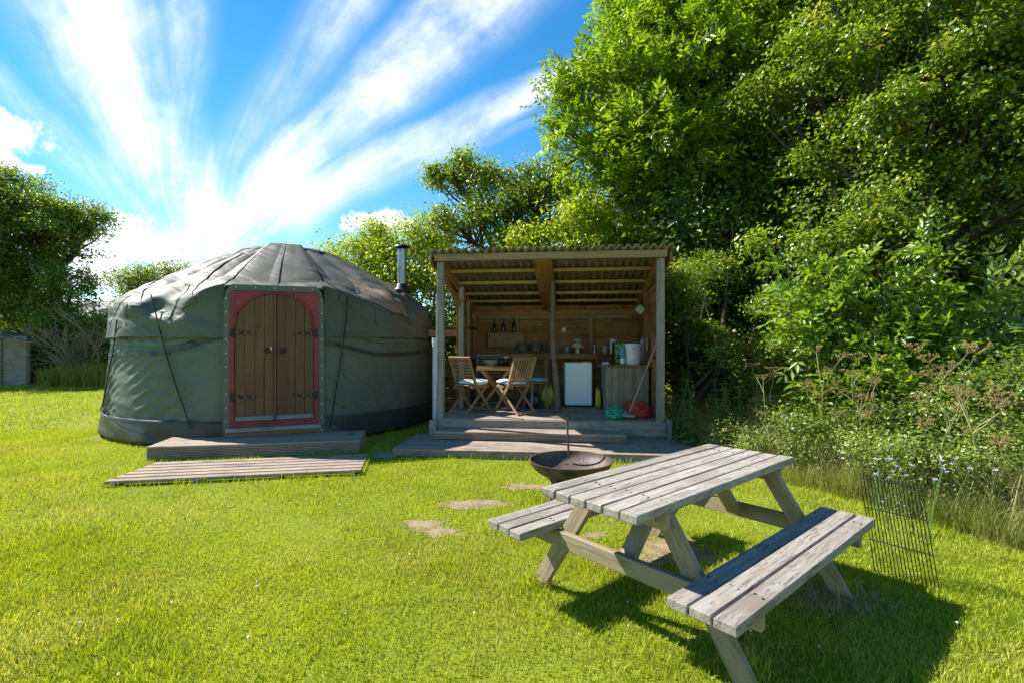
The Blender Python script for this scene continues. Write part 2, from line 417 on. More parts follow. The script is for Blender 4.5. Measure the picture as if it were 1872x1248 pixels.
def build_lawn():
    Vs, Fs, nv = [], [], 0
    for n, y0, y1, w, h, two in ((250000, 1.7, 4.2, .0042, .030, True), (300000, 3.5, 8.5, .0075, .034, False), (165000, 7.7, 19, .018, .045, False)):
        x, y = field(n, y0, y1)
        keep = ~in_keep(x, y)
        edge = 1.95+ (7.4-y)*.42 if False else None
        # hedge bank on the right has its own long grass
        keep &= ~((y > 3.0) & (x > 6.6-.52*y+.0*y) & (x > 2.35) & (y < 9))
        q = np.ones(len(x))
        for sx, sy, rx, ry in soil_pts:
            d = np.sqrt(((x-sx)/rx)**2+((y-sy)/ry)**2)+snoise(x, y, 9, sx)*.3+snoise(x, y, 23, sx)*.2
            q = np.minimum(q, np.clip((d-.50)/.6, 0.05, 1))
        q *= np.clip(.78+.3*snoise(x, y, 1.7, 1.)+.2*snoise(x, y, 6.1, 4.), .25, 1)
        q *= np.clip((y-y0)/.8, 0, 1) if y0 > 3 else np.clip((y1-y)/.8, 0, 1)
        keep &= rng.uniform(0, 1, len(x)) < q
        x, y = x[keep], y[keep]
        tall = np.clip(1+.42*snoise(x, y, 2.3, .5)+.42*snoise(x, y, 7.7, 2.), .4, 2.1)
        hh = h*tall*rng.uniform(.55, 1.35, len(x)); ww = w*rng.uniform(.7, 1.3, len(x))
        V, F = blades(x, y, hh, ww, .75, 0, two)
        Vs.append(V); Fs.append(F+nv); nv += len(V)
    o = mesh_np('lawn_grass', np.concatenate(Vs), np.concatenate(Fs), M_GRASS)
    tag(o, 'short sunlit grass blades of the mown lawn', 'grass', kind='stuff')

# ================================================================== yurt
YC = Vector((-4.39, 10.0, 0)); YROT = R(20)
Yt = empty('yurt', YC, YROT, 'round olive green canvas yurt with arched brown double door and red frame', 'yurt')
YM = Matrix.Translation(YC) @ Matrix.Rotation(YROT, 4, 'Z')
def canvas(name, c_dark, c_mid, c_light, stain, rough=.62, low=None):
    m, T, b, out = new_mat(name)
    pos = T.new('ShaderNodeTexCoord').outputs['Object']
    n1 = T.noise(pos, 1.6, 5, .6, .4); n2 = T.noise(T.vmath('MULTIPLY', pos, (1, 1, .35)), 5, 5, .65)
    wv = T.noise(pos, 260, 2, .5)
    col = T.ramp(T.math('ADD', T.math('MULTIPLY', n1, .6), T.math('MULTIPLY', n2, .4)), [(.3, c_dark), (.5, c_mid), (.72, c_light)])
    col = T.mix(T.math('MULTIPLY', T.smooth(n2, .55, .75), .5), col, stain)
    if low:                                    # the cloth kept its green low down, the roof has weathered to grey
        zz = T.math('ADD', T.sep(pos)[2], T.math('MULTIPLY', T.math('SUBTRACT', n2, .5), .9))
        col = T.mix(T.smooth(zz, 2.45, 1.95), col, T.mix(n1, low, tuple(x*1.5 for x in low)))
    T.put(b.inputs['Base Color'], col); b.inputs['Roughness'].default_value = rough
    b.inputs['Specular IOR Level'].default_value = .35
    # soft creases running slantwise
    px_, py_, pz_ = T.sep(T.vmath('ADD', pos, T.vmath('MULTIPLY', T.noise(pos, 1.1, 2, .5, 0, True), (.35, .35, .35))))[:3]
    dg = T.math('ADD', T.math('MULTIPLY', pz_, 1.0), T.math('MULTIPLY', T.math('ADD', px_, T.math('MULTIPLY', py_, .4)), .62))
    dl = T.math('SUBTRACT', T.math('MULTIPLY', px_, .6), T.math('MULTIPLY', pz_, .5))
    cr = T.noise(T.comb(T.math('MULTIPLY', dg, 5.0), T.math('MULTIPLY', dl, .9), T.math('MULTIPLY', py_, .6)), .8, 2.5, .45, .1)
    bump(T, b, T.math('ADD', cr, T.math('MULTIPLY', wv, .02)), .8, .07)
    return m
M_CWALL = canvas('canvas_wall', (.082, .098, .072), (.105, .124, .092), (.13, .148, .108), (.122, .122, .086))
M_CROOF = canvas('canvas_roof', (.034, .035, .024), (.058, .056, .040), (.085, .080, .058), (.05, .043, .03), low=(.066, .08, .058))
M_CSKIRT = canvas('canvas_skirt', (.018, .026, .024), (.028, .038, .034), (.042, .052, .046), (.04, .042, .034), .42)
M_PATCH = canvas('canvas_patch', (.17, .11, .07), (.24, .16, .105), (.30, .21, .145), (.19, .125, .08))
M_CBELT = canvas('canvas_belt', (.07, .10, .07), (.10, .14, .095), (.14, .18, .13), (.12, .14, .09))
M_BLUE = plain('blue_stitch', (.22, .34, .5), .7)

PD = 2.83
WALLP = [(2.87, .06), (2.845, .45), (2.80, .95), (2.75, 1.5), (2.70, 1.93)]
ROOFP = [(2.80, 1.56), (2.79, 1.75), (2.76, 1.92), (2.68, 2.11), (2.50, 2.30), (2.25, 2.47), (1.9, 2.67), (1.45, 2.91), (1.0, 3.14), (.80, 3.23)]
ROOFD = [(2.86, 2.26), (2.855, 2.285), (2.82, 2.30), (2.72, 2.34), (2.52, 2.41), (2.26, 2.51), (1.9, 2.68), (1.45, 2.91), (1.0, 3.14), (.80, 3.23)]
def pl(prof, t):
    k = t*(len(prof)-1); i = min(int(k), len(prof)-2); f = k-i
    p0 = prof[max(i-1, 0)]; p1 = prof[i]; p2 = prof[i+1]; p3 = prof[min(i+2, len(prof)-1)]
    return tuple(.5*((2*p1[j])+(-p0[j]+p2[j])*f+(2*p0[j]-5*p1[j]+4*p2[j]-p3[j])*f*f+(-p0[j]+3*p1[j]-3*p2[j]+p3[j])*f**3) for j in (0, 1))
def sst(x, a, b):
    x = min(max((x-a)/(b-a), 0), 1); return x*x*(3-2*x)
def ypos(ph, r, z):                      # phi = 0 at the door, growing anticlockwise seen from above
    return Vector((r*math.sin(ph), -r*math.cos(ph), z))
def doorblend(ph, z=1):
    ph = (ph+math.pi) % (2*math.pi)-math.pi
    return 1-sst(abs(ph), .205, .60)
def wall_pt(ph, t):
    r, z = pl(WALLP, t)
    d = doorblend(ph)
    rd = PD/max(math.cos(ph), .8); r = r*(1-d)+min(rd, r+.1)*d
    z = z+d*.30*t
    n = mnoise.noise
    s = ph*2.8
    fold = 0
    for ca, sa, k, amp in ((.83, .55, 19, .024), (.95, .30, 29, .013), (.35, .94, 11, .012)):
        q = z*ca+abs(s)*sa
        w = math.sin(q*k+2.2*n((s*.8+k, z*.9, ca)))
        fold += amp*(1-abs(w)**.8*1.6)*max(0, .45+1.3*n((s*1.1, z*.7, 5+k)))
    fold *= sst(t, 0, .15)*(1-.7*sst(t, .7, .82))*(1-.8*doorblend(ph*1.6))
    return ypos(ph, r+fold, z)
def wall_rad(ph, z):
    r = np.interp(z, [p[1] for p in WALLP], [p[0] for p in WALLP]); d = doorblend(ph)
    rd = PD/max(math.cos(ph), .8); return r*(1-d)+min(rd, r+.1)*d
def roof_pt(ph, t, off=0):
    r, z = pl(ROOFP, t); rd, zd = pl(ROOFD, t)
    d = 1-sst(abs(ph), .22, .52)
    rdd = rd/max(math.cos(ph), .9) if rd > 2.3 else rd
    if abs(ph) > .225: d *= (0 if t < .12 else sst(t, .12, .3))   # the cover hangs down beside the door
    r, z = r*(1-d)+rdd*d, z*(1-d)+zd*d
    n = mnoise.noise
    # ridges over the roof poles, sagging cloth between them
    c = abs(math.sin(ph*9+.4+.25*n((ph*3, t*2, 1))))
    sag = (c**.55-1)*.065*sst(t, .3, .5)*(1-sst(t, .75, 1))*(1-d*.7)
    bul = .075*(math.sin(ph*13+2*n((ph*2, t*3, 4))))*sst(t, .12, .3)*(1-sst(t, .42, .62))*(1-d)
    s = ph*2.6
    wr = .018*n((s*3.4, t*9, 3))+.03*n((s*1.2+t*5, t*6-s*.6, 8))+.03*(abs(n((s*1.1-t*3, t*9+s*1.6, 11)))**.6-.4)*(1-sst(t, .85, 1))
    hang = .022*math.sin(s*5+3*n((s, 0, 6)))*(1-sst(t, .05, .25))*(1-d)
    wr *= (1-.6*d)
    r = max(r, wall_rad(ph, min(z, 1.93))+.07-1.6*max(0, z-(1.72+.42*doorblend(ph)))**1.3)
    rr = r+bul+hang+wr*.6+off*(1-sst(t, .2, .6)); zz = z+sag+wr*.8+off*sst(t, .2, .6)
    return ypos(ph, rr, zz)
def grid_obj(name, fn, us, ts, mat, parent, skip=None, closed=False):
    nu, nt = len(us), len(ts)
    V = [fn(u, t) for u in us for t in ts]; F = []
    for i in range(nu if closed else nu-1):
        j = (i+1) % nu
        um = us[i]
        for k in range(nt-1):
            if skip and skip((us[i]+us[j])/2 if j else um, (ts[k]+ts[k+1])/2): continue
            F.append((i*nt+k, j*nt+k, j*nt+k+1, i*nt+k+1))
    o = mesh_np(name, V, F, mat, parent, smooth=True); return o
US = np.linspace(-math.pi, math.pi, 760, endpoint=False)
TS = np.linspace(0, 1, 72)
grid_obj('wall_canvas', wall_pt, US, TS, M_CWALL, Yt, skip=lambda u, t: abs(u) < .203, closed=True)
TR = np.concatenate([np.linspace(0, .55, 44), np.linspace(.56, 1, 34)])
roof_o = grid_obj('roof_canvas', lambda u, t: roof_pt(u, t), US, TR, M_CROOF, Yt, closed=True)
mod = roof_o.modifiers.new('thickness', 'SOLIDIFY'); mod.thickness = .012; mod.offset = -1
# crown cover at the top
def crown_pt(u, t):
    r = .93*(1-t); n = mnoise.noise
    z = 3.19+.125*(1-(1-t)**2)+.02*n((r*math.cos(u)*4, r*math.sin(u)*4, 1))+.012*abs(math.sin(u*6))*(1-t)
    z += -.02*(1-sst(t, 0, .08))
    return ypos(u, r*(1+.05*n((math.cos(u)*2, math.sin(u)*2, 9))), z)
grid_obj('crown_cover', crown_pt, np.linspace(-math.pi, math.pi, 72, endpoint=False), np.linspace(0, 1, 16), M_CROOF, Yt, closed=True)
# mud skirt
def skirt_pt(u, t):
    n = mnoise.noise; s = u*2.9
    r = 2.885+.03*math.sin(s*4+3*n((s*.6, 0, 2)))*(1-t)+.015*n((s*2, t*3, 7)); z = .055+.33*t-.03*n((s*.8, 0, 3))*(1-t)
    z += .07*max(0, math.sin(u))*(1-t)
    return ypos(u, wall_rad(u, z)+(r-2.885)*.6+.05-.012*t, z)
sk = grid_obj('mud_skirt', skirt_pt, np.linspace(.205, 2*math.pi-.205, 320), np.linspace(0, 1, 10), M_CSKIRT, Yt)
sk.modifiers.new('thickness', 'SOLIDIFY').thickness = .01
# belt straps round the wall
for z0, z1, dz in ((1.40, .06, .05), (1.29, .05, -.04)):
    def belt_pt(u, t):
        tt = (z0+dz*math.sin(u*1.5+1)+z1*t-.06)/1.87
        p = wall_pt(u, min(tt, 1)); q = Vector((p.x, p.y, 0)).normalized()*.022
        return p+q
    grid_obj('belt_strap', belt_pt, np.linspace(.235, 2*math.pi-.235, 260), np.linspace(0, 1, 3), M_CBELT if z0 > 1.35 else M_CSKIRT, Yt)
# floor platform under the yurt
pf = MB().lathe([(2.6, 0.0), (2.6, .16), (0.01, .16)], 40).build('floor_platform', W_BARK, Yt)

# pixel -> point on the yurt's surface
_us = np.linspace(-2.2, 2.2, 520)
_S = []
for u in _us:
    for t in np.linspace(0, 1, 60): _S.append((u, 0, t))
    for t in np.linspace(0, 1, 90): _S.append((u, 1, t))
_SP = np.array([tuple(YM @ (wall_pt(u, t) if w == 0 else roof_pt(u, t))) for u, w, t in _S])
_SX = CX+_SP[:, 0]/_SP[:, 1]*F_PX; _SY = CY-(_SP[:, 2]-CAM_H)/_SP[:, 1]*F_PX
def on_yurt(px_, py_, off=.02, roof=None):
    d = np.hypot(_SX-px_, _SY-py_)+_SP[:, 1]*2.0
    if roof is not None: d = d+np.array([0 if s[1] == roof else 1e4 for s in _S])
    i = int(np.argmin(d)); u, w, t = _S[i]
    p = wall_pt(u, t) if w == 0 else roof_pt(u, t)
    o = Vector((p.x, p.y, p.z*0+.6*(t if w else 0)*2)).normalized()*off
    return p+o, (u, w, t)
def rope(pts, rad, mat, name, off=.03):
    q = [on_yurt(x, y, off)[0] for x, y in pts]
    return MB().tube(q, rad, 6).build(name, mat, Yt, True)
rope([(283, 540), (291, 575), (303, 625), (315, 665), (328, 705), (341, 745), (352, 780)], .009, M_ROPE, 'guy_rope', .05)
rope([(221, 585), (214, 640), (204, 690), (195, 735), (191, 748)], .010, M_ROPE, 'guy_rope', .05)
rope([(633, 540), (629, 590), (622, 650), (612, 710), (604, 765), (600, 782)], .009, M_ROPE, 'guy_rope', .05)
rope([(622, 540), (623, 600), (625, 680), (628, 745), (630, 785)], .005, M_CORD, 'guy_cord', .055)
# light ground pegs and loops at the skirt
for (x, y) in ((284, 790), (352, 790), (601, 786), (630, 788)):
    p = YM.inverted() @ G(x, y+8)
    MB().tube([p+Vector((0, 0, -.05)), p+Vector((0, 0, .2))], .022, 7).build('tent_peg', W_BARKL, Yt)
# flat ridge bands sewn over the roof
def band(pa, pb, w, mat, name):
    a = on_yurt(*pa, 0, 1)[1]; b2 = on_yurt(*pb, 0, 1)[1]
    def f(u, t):
        ph = a[0]+(b2[0]-a[0])*t; tt = a[2]+(b2[2]-a[2])*t
        return roof_pt(ph+(u-.5)*w*(1.05-.5*t), tt, .02)
    return grid_obj(name, f, np.linspace(0, 1, 5), np.linspace(0, 1, 26), mat, Yt)
band((640, 560), (560, 462), .12, M_CROOF, 'ridge_band')
band((345, 560), (445, 462), .10, M_CROOF, 'ridge_band')
band((250, 560), (420, 462), .10, M_CROOF, 'ridge_band')
# sewn seams
for ph in (-1.5, -1.18, -.86, -.55, -.24, 0.0, .24, .55, .86, 1.18, 1.5):
    grid_obj('roof_seam', lambda u, t: roof_pt(ph+(u-.5)*.016*(1.1-.5*t), .13+.85*t, .022), np.linspace(0, 1, 3), np.linspace(0, 1, 40), M_CROOF, Yt)
# brown repair patch on the roof
a, b2 = on_yurt(648, 532, 0, 1)[1], on_yurt(742, 578, 0, 1)[1]
def patch_pt(u, t):
    ph = a[0]+(b2[0]-a[0])*u+.04*t; tt = (a[2]-.10*(1-u)+(b2[2]-a[2]-.02)*u)+.26*t*(1-.25*u)
    tt += .02*math.sin(u*9)*(1-t)
    return roof_pt(ph, min(max(tt, .05), .99), .022)
pt = grid_obj('repair_patch', patch_pt, np.linspace(0, 1, 40), np.linspace(0, 1, 24), M_PATCH, Yt)
tag(pt, 'tan repair patch sewn on the roof')
for edge in (0, 1):
    q = [patch_pt(u, 0) if edge == 0 else patch_pt(0, u*.6) for u in np.linspace(0, 1, 30)]
    q = [p+Vector((.01*random.uniform(-1, 1), -.012, .012*random.uniform(-1, 1))) for p in q]
    MB().tube(q, .006, 4).build('stitching', M_BLUE if edge else W_TWIG, pt)

# ---- door
DW, DZ0, DZ1, DY = .58, .30, 2.22, -(PD+.045)
FW = .06
def arch(x):                                   # underside of the red arch
    q = max(0, 1-(x/.52)**2); return 1.72+.47*math.sqrt(q)
fr = empty('x')   # replaced below
bpy.data.objects.remove(fr)
fb = MB()
for sx in (-1, 1):
    fb.prism([(sx*DW, DZ0), (sx*(DW-FW), DZ0), (sx*(DW-FW), DZ1), (sx*DW, DZ1-.03)], DY-.03, DY+.06)
fb.prism([(-DW+FW, DZ0), (DW-FW, DZ0), (DW-FW, DZ0+.07), (-DW+FW, DZ0+.07)], DY-.026, DY+.05)
frame = fb.build('door_frame', M_RED, Yt)
xs = np.linspace(-.52, .52, 33)
for sx in (-1, 1):
    xx = [x for x in xs if x*sx >= -1e-6]; xx.sort(key=lambda v: v*sx)
    MB().prism([(x, arch(x)) for x in xx]+[(sx*.521, DZ1-.012), (0, DZ1-.012)], DY-.022, DY+.03).build('arch_spandrel', M_RED, frame)
    rim = MB()
    rim.tube([(x, DY-.03, arch(x)-.004) for x in xx], .014, 6); rim.build('arch_trim', M_RED, frame, True)
for sx in (-1, 1):
    leaf = bpy.data.objects.new('door_leaf', None); link(leaf, Yt)
    x0, x1 = .016, .515; n = 4; w = (x1-x0)/n
    for k in range(n):
        a0, a1 = x0+k*w+.003, x0+(k+1)*w-.003
        tops = [(a1-(a1-a0)*j/6) for j in range(7)]
        poly = [(sx*a0, DZ0+.075), (sx*a1, DZ0+.075)]+[(sx*x, arch(x)-.012) for x in tops]
        MB().prism(poly, DY-.012+.003*(k % 2), DY+.025).build('plank', W_DOOR('z'), leaf)
    MB().box((sx*(x0+x1)/2, DY-.02, DZ0+.115), (x1-x0-.01, .012, .06)).build('kick_plate', plain('grey_metal_plate', (.16, .19, .23), .45, .4) if sx < 0 else bpy.data.materials['grey_metal_plate'], leaf)
    for hz in (.72, 1.62):
        hb = MB()
        hb.prism([(sx*.55, hz-.022), (sx*.40, hz-.016), (sx*.24, hz-.008), (sx*.22, hz), (sx*.24, hz+.008), (sx*.40, hz+.016), (sx*.55, hz+.022)], DY-.042, DY-.030)
        hb.box((sx*.55, DY-.04, hz), (.04, .016, .12))
        h = hb.build('strap_hinge', M_BLACK, leaf)
        for bx_ in (.28, .38, .48): MB().tube([(sx*bx_, DY-.041, hz), (sx*bx_, DY-.048, hz)], .008, 6).build('bolt', M_STEEL, leaf)
    rb = MB()
    ring = [(sx*.10+.033*math.cos(q), DY-.035, 1.37+.033*math.sin(q)) for q in np.linspace(0, 2*math.pi, 15)]
    rb.tube(ring, .008, 6); rb.tube([(sx*.10, DY-.012, 1.385), (sx*.10, DY-.035, 1.385)], .03, 10)
    rb.build('ring_handle', M_BLACK, leaf, True)
MB().box((.0, DY-.018, 1.275), (.026, .028, 1.79)).build('meeting_strip', W_DOOR('z'), Yt)
MB().box((-.055, DY-.02, 1.40), (.018, .012, .05)).build('brass_latch', plain('brass', (.55, .40, .14), .35, .9), Yt)
box('threshold', (1.24, .16, .05), (0, DY-.05, DZ0-.028), W_GREY, Yt)
box('threshold_board', (1.20, .05, .14), (0, DY-.0, DZ0-.125), W_BEAM, Yt)
for x in (-.55, 0, .55): box('bearer', (.1, .3, .17), (x, DY+.1, .085), W_BARK, Yt)
# canvas lip round the door with press studs
lip = MB()
for sx in (-1, 1):
    x = sx*(DW+.055)
    pts_ = [(sx*(DW-.005), .13), (sx*(DW+.085), .13), (sx*(DW+.075), 2.05), (sx*(DW+.04), 2.22), (sx*(DW-.03), 2.30), (sx*(DW-.06), 2.215), (sx*(DW-.005), 2.18)]
    lip.prism(pts_, DY-.012, DY+.02)
lip.prism([(-DW+.06, 2.215), (DW-.06, 2.215), (DW-.03, 2.30), (-DW+.03, 2.30)], DY-.0125, DY+.04)
lip.build('door_flap', M_CWALL, Yt)
sb = MB()
for sx in (-1, 1):
    for z in np.arange(.2, 2.2, .19): sb.lathe([(.013, 0)], 8) if False else sb.tube([(sx*(DW+.045), DY-.01, z), (sx*(DW+.045), DY-.022, z)], [.011, .007], 8)
for x in np.linspace(-.5, .5, 5): sb.tube([(x, DY-.01, 2.26), (x, DY-.024, 2.26)], [.011, .007], 8)
sb.build('press_studs', plain('stud_white', (.75, .75, .7), .4), Yt)

# flue pipe of the stove
fl = P(735, 532, 9.6); fl = YM.inverted() @ fl
pz0, pz1 = fl.z-.15, fl.z+.78
pipe = MB().lathe([(.088, 0), (.088, pz1-pz0)], 20, (fl.x, fl.y, pz0)).build('flue_pipe', M_STEEL, Yt, True)
MB().lathe([(.15, -.03), (.15, .03), (.115, .07), (.10, .13), (.088, .14)], 20, (fl.x, fl.y, pz0+.14)).build('collar', M_BLACK, pipe, True)
MB().lathe([(.093, 0), (.093, .03)], 20, (fl.x, fl.y, pz0+.55)).build('pipe_joint', M_STEEL, pipe, True)
cb = MB().lathe([(.15, 0), (.13, .03), (.02, .055), (.001, .056)], 20, (fl.x, fl.y, pz1+.045))
for k in range(3):
    q = k*2.1; cb.tube([(fl.x+.08*math.cos(q), fl.y+.08*math.sin(q), pz1-.05), (fl.x+.1*math.cos(q), fl.y+.1*math.sin(q), pz1+.05)], .006, 5)
cb.build('rain_cap', M_BLACK, pipe, True)

# green bundle hanging behind the yurt's left side is part of its canvas
KEEP.append((YC.x, YC.y, 2.3, 2.3, 0)); KEEP.append((YC.x, YC.y, 2.4, 2.4, math.pi/4)); KEEP.append((YC.x, YC.y, 2.5, 1.5, YROT)); KEEP.append((YC.x, YC.y, 1.5, 2.6, YROT))

# ---- door steps: an upper box step and a lower slatted deck
def groove(mb_name, L, D, H, n, parent, mat, loc):
    pass
def deck_frame(a, b2, c):                  # origin a, x toward b2, y toward c (ground points)
    a, b2 = Vector(a), Vector(b2); x = (b2-a); return a, math.atan2(x.y, x.x), x.length
A, ang, L = deck_frame(G(266, 842), G(657, 828), 0)
st = empty('wooden_step', (A.x, A.y, 0), ang, 'raised wooden box step directly below the yurt door', 'step')
D = .80; H = .175; nb = 6; w = D/nb
for k in range(nb): box('deck_board', (L, w-.006, .03), (L/2, .005+w*(k+.5), H-.015), W_DECK, st)
box('riser_board', (L-.01, .02, .14), (L/2, .03, .072), W_GREY, st)
for k in range(6): box('riser_slat', (L-.006, .02, .0165), (L/2, .014, .016+.0215*k), W_DECK, st)
for k in range(3): box('joist', (.05, D-.1, .14), (.06+(L-.12)*k/2, D/2+.03, .072), W_GREY, st)
for sx in (.012, L-.012): box('side_board', (.022, D-.06, .138), (sx, D/2+.02, .071), W_DECK, st)
KEEP.append((A.x+math.cos(ang)*L/2-math.sin(ang)*D/2, A.y+math.sin(ang)*L/2+math.cos(ang)*D/2, L/2, D/2, ang))
B0, ang, L = deck_frame(G(188, 884, .04), G(660, 862, .04), 0)
dk = empty('wooden_deck', (B0.x, B0.y, 0), ang, 'low slatted wooden deck lying on the lawn before the yurt step', 'deck')
D = .86; nb = 6; w = D/nb; H = .06
shift = .42                                # the left end is cut slantwise
for k in range(nb):
    l0 = 0.105*k*0+.09*k*0
    o = box('deck_board', (L-.02*k, w-.036, .032), ((L+.02*k)/2, w*(k+.5), H-.014), W_DECK, dk)
for k in range(4): box('bearer', (.05, D, .045), (.08+(L-.16)*k/3, D/2, .02), W_GREY, dk)
KEEP.append((B0.x+math.cos(ang)*L/2-math.sin(ang)*D/2, B0.y+math.sin(ang)*L/2+math.cos(ang)*D/2, L/2, D/2, ang))

for (px_, py_, rx, ry, lab) in ((705, 833, .17, .15, 'square stepping stone beside the right end of the yurt step'), (757, 813, .2, .15, 'middle stepping stone on the path towards the shelter'), (785, 797, .17, .16, 'stepping stone beside the corner of the shelter deck')):
    p = G(px_, py_)
    poly = [(-rx, -ry), (rx*.9, -ry*1.05), (rx, ry*.95), (-rx*.95, ry)]
    mb = MB(); n = 4
    mb.add([(x, y, 0) for x, y in poly]+[(x*.97, y*.97, .025) for x, y in poly], [(0, 1, 2, 3), (4, 7, 6, 5)]+[(i, i+4, (i+1) % 4+4, (i+1) % 4) for i in range(4)])
    o = mb.build('stepping_stone', M_STONE, None, bevel=.006); o.location = (p.x, p.y, .003); o.rotation_euler = (0, 0, random.uniform(-.2, .2))
    tag(o, lab, 'stone', 'stepping stones between yurt and shelter'); KEEP.append((p.x, p.y, rx, ry, 0))

# ================================================================== open kitchen shelter
SO = Vector((-1.14, 7.66, 0)); SROT = R(-6.5)
SM = Matrix.Translation(SO) @ Matrix.Rotation(SROT, 4, 'Z'); SMi = SM.inverted()
Sh = empty('kitchen_shelter', SO, SROT, 'open-fronted wooden kitchen shelter with corrugated roof and plank back wall', 'shelter')
SW, SD, FZ = 3.36, 2.70, .35                       # width, depth, floor height
ZF, ZB = 2.70, 2.12                                # underside of the rafters at front and back
def zr(y): return ZF+(ZB-ZF)*y/SD
# floor
nb = 18; w = SD/nb
for k in range(nb): box('floor_board', (SW, w-.005, .03), (SW/2, w*(k+.5), FZ-.015), W_DECK, Sh)
box('fascia_board', (SW+.02, .035, .20), (SW/2, -.0195, FZ-.112), W_GREY, Sh)
box('corner_block', (.11, .10, .33), (-.03, .03-.09, .165), W_GREY, Sh)
box('corner_block', (.08, .12, .38), (SW+.055, .03, .19), W_POST, Sh)
box('plinth_board', (SW-.05, .03, .125), (SW/2+.02, .0, .066), W_GREY, Sh)
for k in range(5): box('joist', (.05, SD-.1, .14), (.1+(SW-.2)*k/4, SD/2, FZ-.105), W_BARK, Sh)
for x in (.05, SW-.05): 
    for y in (.4, 1.5, 2.6): box('foundation_block', (.2, .2, .18), (x, y, .09), W_GREY, Sh)
# posts
beam('post', (.055, .045, FZ-.02), (.055, .045, ZF+.0), .10, .10, W_GREY, Sh, up=(0, 1, 0))
beam('post', (SW-.06, .045, FZ-.02), (SW-.06, .045, ZF), .11, .10, W_POST, Sh, up=(0, 1, 0))
beam('post', (.13, 1.18, FZ), (.13, 1.18, zr(1.18)), .085, .09, W_POST, Sh, up=(0, 1, 0))
for x in (.09, SW-.09):
    for y in (SD-.05,): beam('corner_post', (x, y, FZ), (x, y, zr(y)), .09, .09, W_SHED, Sh, up=(0, 1, 0))
beam('post', (SW-.07, 1.35, FZ), (SW-.07, 1.35, zr(1.35)), .09, .09, W_SHED, Sh, up=(0, 1, 0))
beam('stud', (.10, 1.95, FZ), (.10, 1.95, zr(1.95)), .07, .09, W_BEAM, Sh, up=(0, 1, 0))
# front header, rafters, purlins
beam('header_beam', (-.02, -.035, ZF+.055), (SW+.02, -.035, ZF+.055), .06, .105, W_BEAM, Sh)
box('back_beam', (SW-.02, .07, .10), (SW/2, SD-.06, ZB-.05), W_SHED, Sh)
for x, wd, tt in ((.07, .06, .14), (SW-.07, .06, .14)):
    beam('rafter', (x, .02, zr(.02)+.02), (x, SD, zr(SD)+.02), wd, tt, W_SHED, Sh)
beam('side_rail', (.085, .05, ZF-.20), (.085, 1.2, zr(1.2)-.30), .05, .10, W_SHED, Sh)
beam('centre_board', (1.60, -.005, zr(0)+.005), (1.60, SD-.1, zr(SD-.1)+.005), .28, .032, W_SHED, Sh)
for y in (.55, 1.12, 1.72, 2.2):
    for x0, x1 in ((.10, 1.45), (1.75, SW-.10)):
        beam('purlin', (x0, y, zr(y)+.045), (x1, y, zr(y)+.045), .055, .05, W_PURL, Sh)
# corrugated roof sheets
mR = plain('fibre_cement_roof', (.20, .175, .135), .9, 0, .4, 5, .5, .2, (.09, .08, .06))
pitch = .118; amp = .024
def sheet(x0, x1, z_off):
    n = int((x1-x0)/pitch*8); xs_ = np.linspace(x0, x1, n+1); ys = np.linspace(-.15, SD+.12, 5)
    V, F = [], []
    for x in xs_:
        for y in ys: V.append((x, y, zr(y)+.105+z_off+amp*math.cos(2*math.pi*x/pitch)+.004*math.sin(y*3+x)))
    for i in range(n):
        for j in range(4): F.append((i*5+j, (i+1)*5+j, (i+1)*5+j+1, i*5+j+1))
    o = mesh_np('roof_sheet', V, F, mR, Sh, smooth=True)
    md = o.modifiers.new('thickness', 'SOLIDIFY'); md.thickness = .01; md.offset = 1
for k in range(4):
    x0 = -.11+k*(SW+.22)/4; sheet(x0, x0+(SW+.22)/4+(.06 if k < 3 else 0), .006*(k % 2))
box('barge_board', (.03, SD+.2, .12), (-.075, SD/2, (ZF+ZB)/2+.02), W_SHED, Sh, rot=(math.atan2(ZB-ZF, SD), 0, 0))
box('barge_board', (.03, SD+.2, .12), (SW+.075, SD/2, (ZF+ZB)/2+.02), W_SHED, Sh, rot=(math.atan2(ZB-ZF, SD), 0, 0))
# back wall: waney boards
def waney(name, x0, x1, z0, z1, y, t, seed, along='x'):
    n = 14; vs = []; mb = MB()
    top = [(x0+(x1-x0)*i/n, z1+.018*mnoise.noise((i*.45, seed*3.1, 0))) for i in range(n+1)]
    bot = [(x0+(x1-x0)*i/n, z0+.022*mnoise.noise((i*.5, seed*5.7, 4))) for i in range(n+1)]
    poly = bot+top[::-1]
    N = len(poly); V = [(x, -t/2, z) for x, z in poly]+[(x, t/2, z) for x, z in poly]
    for i in range(n):
        mb_f = None
    fs = []
    for i in range(n):
        b0, b1, t0, t1 = i, i+1, N-1-i, N-2-i
        fs += [(b0, b1, t1, t0), (b0+N, t0+N, t1+N, b1+N)]
    fs += [(i, i+N, (i+1) % N+N, (i+1) % N) for i in range(N)]
    c = Vector(((x0+x1)/2, 0, (z0+z1)/2))
    mb.add([Vector(v)-c for v in V], fs)
    o = mb.build(name, W_SHED('x'), Sh)
    if along == 'x': o.location = (c.x, y, c.z)
    else: o.location = (y, c.x, c.z); o.rotation_euler = (R(2), 0, R(90))
    return o
z = FZ-.03; k = 0
while z < ZB+.06:
    h = random.uniform(.16, .21)
    o = waney('wall_board', .04, SW-.04, z-.015, min(z+h+.03, ZB+.10), SD-.012+.012*(k % 2), .022, k); o.rotation_euler = (R(-2), 0, 0)
    z += h; k += 1
for x in (.95, 1.6, 2.42): beam('stud', (x, SD-.06, FZ), (x, SD-.06, ZB-.1), .06, .055, W_SHED if x == 1.6 else W_BEAM, Sh, up=(0, 1, 0))
box('top_rail', (SW-.3, .05, .07), (SW/2, SD-.075, ZB-.14), W_BEAM, Sh)
